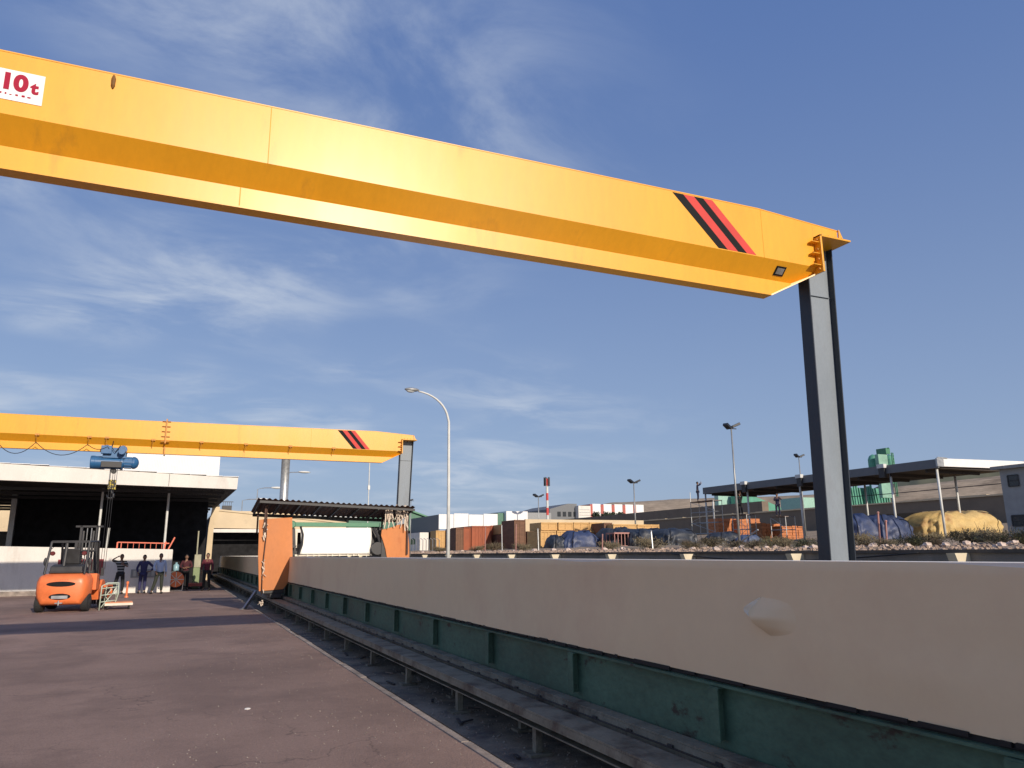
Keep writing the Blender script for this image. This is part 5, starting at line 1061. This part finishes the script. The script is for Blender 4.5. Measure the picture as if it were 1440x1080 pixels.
a = at(1234, 631, Y=YP); c = at(1243, 640, Y=YP - 4); mb = MB(); mb.box(a.x, c.x, YP - 5, YP - 1, at(1238, 641, Y=YP).z, at(1238, 633, Y=YP).z); mb.box(a.x - 1, c.x + 1, YP - 5.5, YP - .5, at(1238, 634, Y=YP).z, at(1238, 632.5, Y=YP).z)
for k in range(7):
    z = at(1238, 643 + k * 4, Y=YP).z; mb.box(a.x - .6, c.x + .9, YP - 6.6, YP - 6.3, z, z + .25)
for x in (a.x - .6, c.x + .7): mb.box(x, x + .2, YP - 6.6, YP - 6.3, at(1238, 700, Y=YP).z, at(1238, 640, Y=YP).z)
mb.build('head_house', GREENP, t)
mb = MB(); a = at(1212, 715, Y=YP); c = at(1260, 686, Y=YP); mb.box(a.x, c.x, YP + 4, YP + 14, a.z, c.z)
rr = random.Random(8)
for k in range(14): x = a.x + (c.x - a.x) * k / 13; mb.bar((x, YP + 2, a.z), (x + rr.uniform(-1, 1), YP + 2, c.z + rr.uniform(-1, 2)), .5)
mb.build('base_block', PGRN, t)
t = thing('green_hall', 'pale green hall seen under the shelter roof left of the crane column', 'hall', (110, 200, 8))
a = at(1011, 715, Y=205); c = at(1052, 697, Y=205); mb = MB(); mb.box(a.x, c.x, 205, 207, 3, c.z); mb.build('wall', mat('mint_cladding', (.3, .5, .42), .6, var=.15, wave=('X', 1)), t)
a2 = at(1040, 715, Y=200); c2 = at(1068, 700, Y=200); mb = MB(); mb.prism([(a2.x, 3), (c2.x + 9, 3), (c2.x + 9, c2.z - 3), (c2.x - 4, c2.z + 1), (a2.x, c2.z + 1)], 'y', 200, 204); mb.build('lean_to', PGRN, t, fixn=True)
a = at(1127, 712, Y=205); c = at(1150, 700, Y=205); tag(bx('mint_shed', mat('mint_cladding', (.3, .5, .42), .6), (a.x, c.x + 10, 205, 215, 3, c.z)), 'low mint green shed directly left of the grey crane column', 'shed')

# ================================================================ BUSHES, ROCKS, FENCE POSTS
def bush_proto(seed, m, n=1500, flat=.6):
    rr = random.Random(seed); t = thing('scrub_bush', 'dry scrub bush', 'bush', (0, 0, 0), 0, 'dry scrub bushes along the yard edge'); lf = MB(); tw = MB()
    lobes = [(Vector((rr.uniform(-.55, .55), rr.uniform(-.4, .4), rr.uniform(.15, .38))), rr.uniform(.25, .5)) for _ in range(7)]
    for k in range(46):
        c, r_ = rr.choice(lobes); e = c + Vector((rr.gauss(0, .4), rr.gauss(0, .4), abs(rr.gauss(.25, .3)))) * r_; e.z = max(.08, e.z); tw.tube([(rr.uniform(-.15, .15), rr.uniform(-.15, .15), 0), e * .5 + Vector((0, 0, .05)), e * 1.12], [.014, .009, .003], 4, False)
    for k in range(n):
        c, r_ = rr.choice(lobes); u = Vector((rr.gauss(0, 1), rr.gauss(0, 1), rr.gauss(0, 1))).normalized() * rr.random() ** .45
        p = c + Vector((u.x, u.y, u.z * flat)) * r_ * rr.uniform(.8, 1.25); 
        if p.z < .01: continue
        d1 = (u + Vector((rr.gauss(0, .6), rr.gauss(0, .6), rr.gauss(.5, .6)))).normalized() * rr.uniform(.025, .06); d2 = d1.orthogonal().normalized() * rr.uniform(.008, .018)
        lf.add([p - d1, p + d2, p + d1, p - d2], [(0, 1, 2, 3)])
    lf.build('foliage', m, t); tw.build('twigs', TWIG, t); return t
PR = [bush_proto(1, BUSHM), bush_proto(2, BUSHG), bush_proto(3, BUSHM, 1200, .45)]
BS = [(919, 766, 19, 1.25, 0, 'broad dry bush right of the pink cage'), (975, 768, 18.6, .9, 2, 'low dry bush left of the tallest scaffold foot'), (1000, 764, 21, 1.1, 0, 'dry bush at the foot of the tallest scaffold'),
      (1032, 766, 19, .8, 2, 'small dry bush between the left and middle scaffolds'), (1057, 767, 18.5, .8, 2, 'low dry bush under the small grey blue heap'), (1084, 762, 20, 1.0, 1, 'olive bush below the right scaffold'), (1108, 764, 19.5, .9, 0, 'dry bush below the lower brick stacks'), (1135, 765, 19, .8, 1, 'olive bush beside the grey crane column, left side'),
      (1222, 764, 20, 1.0, 0, 'dry bush in front of the dark blue mound'), (1243, 766, 18.5, .7, 2, 'low dry bush before the blue mound'), (1280, 764, 19, .85, 1, 'olive bush between the blue mound and the brown shade block'), (1300, 764, 19.5, .9, 0, 'dry bush in front of the brown shade block'), (1318, 767, 18.4, .6, 2, 'small dry bush below the front shelter post'),
      (1358, 760, 20, 1.0, 0, 'dry bush in front of the left part of the yellow tarpaulin'), (1385, 758, 20.3, 1.1, 1, 'olive bush in front of the right part of the yellow tarpaulin'), (1415, 760, 19.5, 1.0, 0, 'dry bush below the grey hut, left one'), (1434, 760, 19, .95, 1, 'olive bush below the grey hut at the photo edge'),
      (695, 770, 19.5, 1.5, 2, 'wide low bush before the red brown containers'), (735, 771, 19, 1.2, 2, 'low dry bush below the dark tower of crates'), (668, 771, 19.5, 1.0, 0, 'dry bush left of the wide low one before the containers'), (858, 769, 19, 1.1, 2, 'low dry bush left of the pink cage'), (620, 772, 19, 1.1, 2, 'low dry bush near the white street lamp pole')]
for i, (px, py, X, s_, k, lb) in enumerate(BS):
    Y = at(px, 772, X=X).y; z = gz(X) - .03; args = ((X, Y, z), random.uniform(0, 6))
    if i in (0, 1, 5) and False: pass
    first = k not in [b_[4] for b_ in BS[:i]]
    if first: o = place(PR[k], args[0], args[1], s_ * .8); o['label'] = lb
    else: dup(PR[k], *args, label=lb, sc=s_ * .8)
def rock_mesh(mb, c, r, rr):
    vs = []; n, m_ = 6, 4
    for i in range(m_ + 1):
        th = math.pi * i / m_
        for k in range(n): ph = 2 * math.pi * k / n + i * .3; q = r * rr.uniform(.75, 1.2); vs.append(Vector(c) + Vector((math.sin(th) * math.cos(ph) * q, math.sin(th) * math.sin(ph) * q, math.cos(th) * q * .7)))
    mb.add(vs, [(i * n + k, (i + 1) * n + k, (i + 1) * n + (k + 1) % n, i * n + (k + 1) % n) for i in range(m_) for k in range(n)])
rr = random.Random(21); mb = MB()
for k in range(3600):
    Y = 8 + 72 * rr.random() ** 1.3; X = 16.9 + abs(rr.gauss(0, 1.1)); rock_mesh(mb, (X, Y, gz(X) + rr.uniform(-.02, .05)), rr.uniform(.02, .075) * (1 + Y / 80), rr)
tag(mb.build('rubble', mat('sandy_rubble', (.4, .3, .23), .95, var=.35, scale=1.5)), 'strip of loose sandy rubble along the top of the retaining wall', 'rubble', kind='stuff')
for k in range(34):
    px = 600 + 25 * k + rr.uniform(-10, 10)
    if 1150 < px < 1200: continue
    X = 17.6 + rr.uniform(-.2, .9); Y = at(px, 770, X=X).y; mb = MB(); rock_mesh(mb, (X, Y, gz(X) + .06), rr.uniform(.06, .14) * (1 + Y / 120), rr)
    rock_mesh(mb, (X + .2, Y + .25, gz(X) + .03), rr.uniform(.06, .12), rr)
    tag(mb.build('rock', ROCKP), 'pale limestone rock on the rubble edge above the retaining wall', 'rock', 'pale rocks on the rubble edge')
for i, (px, pyt) in enumerate(((682, 742), (706, 739), (725, 738), (757, 744), (846, 752), (917, 747), (1232, 721), (1299, 0), (1243, 733))):
    if not pyt: continue
    X = 18.2 if px < 1000 else 19.5; q = at(px, pyt, X=X); mb = MB(); g0 = gz(X) - .1; mb.tube([(X, q.y, g0), (X + .02, q.y + (.1 if i % 2 else -.05), q.z)], .03, 6); mb.ball((X + .02, q.y + (.1 if i % 2 else -.05), q.z), .04, 6, 4)
    tag(mb.build('fence_post', GREYM if i % 2 else PINK), ('thin post before the red brown containers', 'thin post left of the dark tower of crates', 'thin post in front of the dark tower of crates', 'thin post left of the tan crate rows', 'thin post left of the pink cage', 'thin leaning post on the broad dry bush', 'thin pale post in front of the dark blue mound', '', 'thin post between the two blue mounds')[i], 'post', 'thin posts along the yard edge')
for k in range(9):
    px = 581 + k * 4.6; X = 22; q = at(px, 757, X=X); mb = MB(); g0 = gz(X) - .1; mb.tube([(X, q.y, g0), (X, q.y, q.z - .15), (X - .25, q.y, q.z)], .035, 5)
    tag(mb.build('fence_post', GREYM), 'curved top fence post in the short row left of the white street lamp', 'post', 'curved fence posts left of the street lamp')
# scaffold diagonal pole lying on the bushes
mb = MB(); a = at(1037, 765, X=21); c = at(1066, 745, X=21); mb.tube([a, c], .03, 6); tag(mb.build('leaning_pole', GREYM), 'bare pole leaning over the bushes by the middle scaffold', 'pole')

# loose grit on the paving and along the rails
rr = random.Random(77); mb = MB()
for k in range(1800):
    if k % 5 < 2: X = rr.uniform(2.64, 3.25); Y = 2.5 + 20 * rr.random() ** 1.5; z = -.012
    else: X = 2.5 - abs(rr.gauss(0, 1.6)); Y = 4 + 20 * rr.random() ** 1.4; z = 0
    r_ = rr.uniform(.003, .009) * (1.6 if k % 5 < 2 else 1); c = Vector((X, Y, z + r_ * .4)); vs = [c + Vector((rr.uniform(.7, 1.2) * r_ * a, rr.uniform(.7, 1.2) * r_ * b_, r_ * d_)) for a, b_, d_ in ((1, 0, 0), (0, 1, 0), (-1, 0, 0), (0, -1, 0), (0, 0, .8), (0, 0, -.8))]
    mb.add(vs, [(0, 1, 4), (1, 2, 4), (2, 3, 4), (3, 0, 4), (1, 0, 5), (2, 1, 5), (3, 2, 5), (0, 3, 5)])
tag(mb.build('grit', mat('grey_grit', (.3, .26, .22), .95, var=.4, scale=9)), 'loose grit scattered on the paving and under the rail beam', 'grit', kind='stuff')
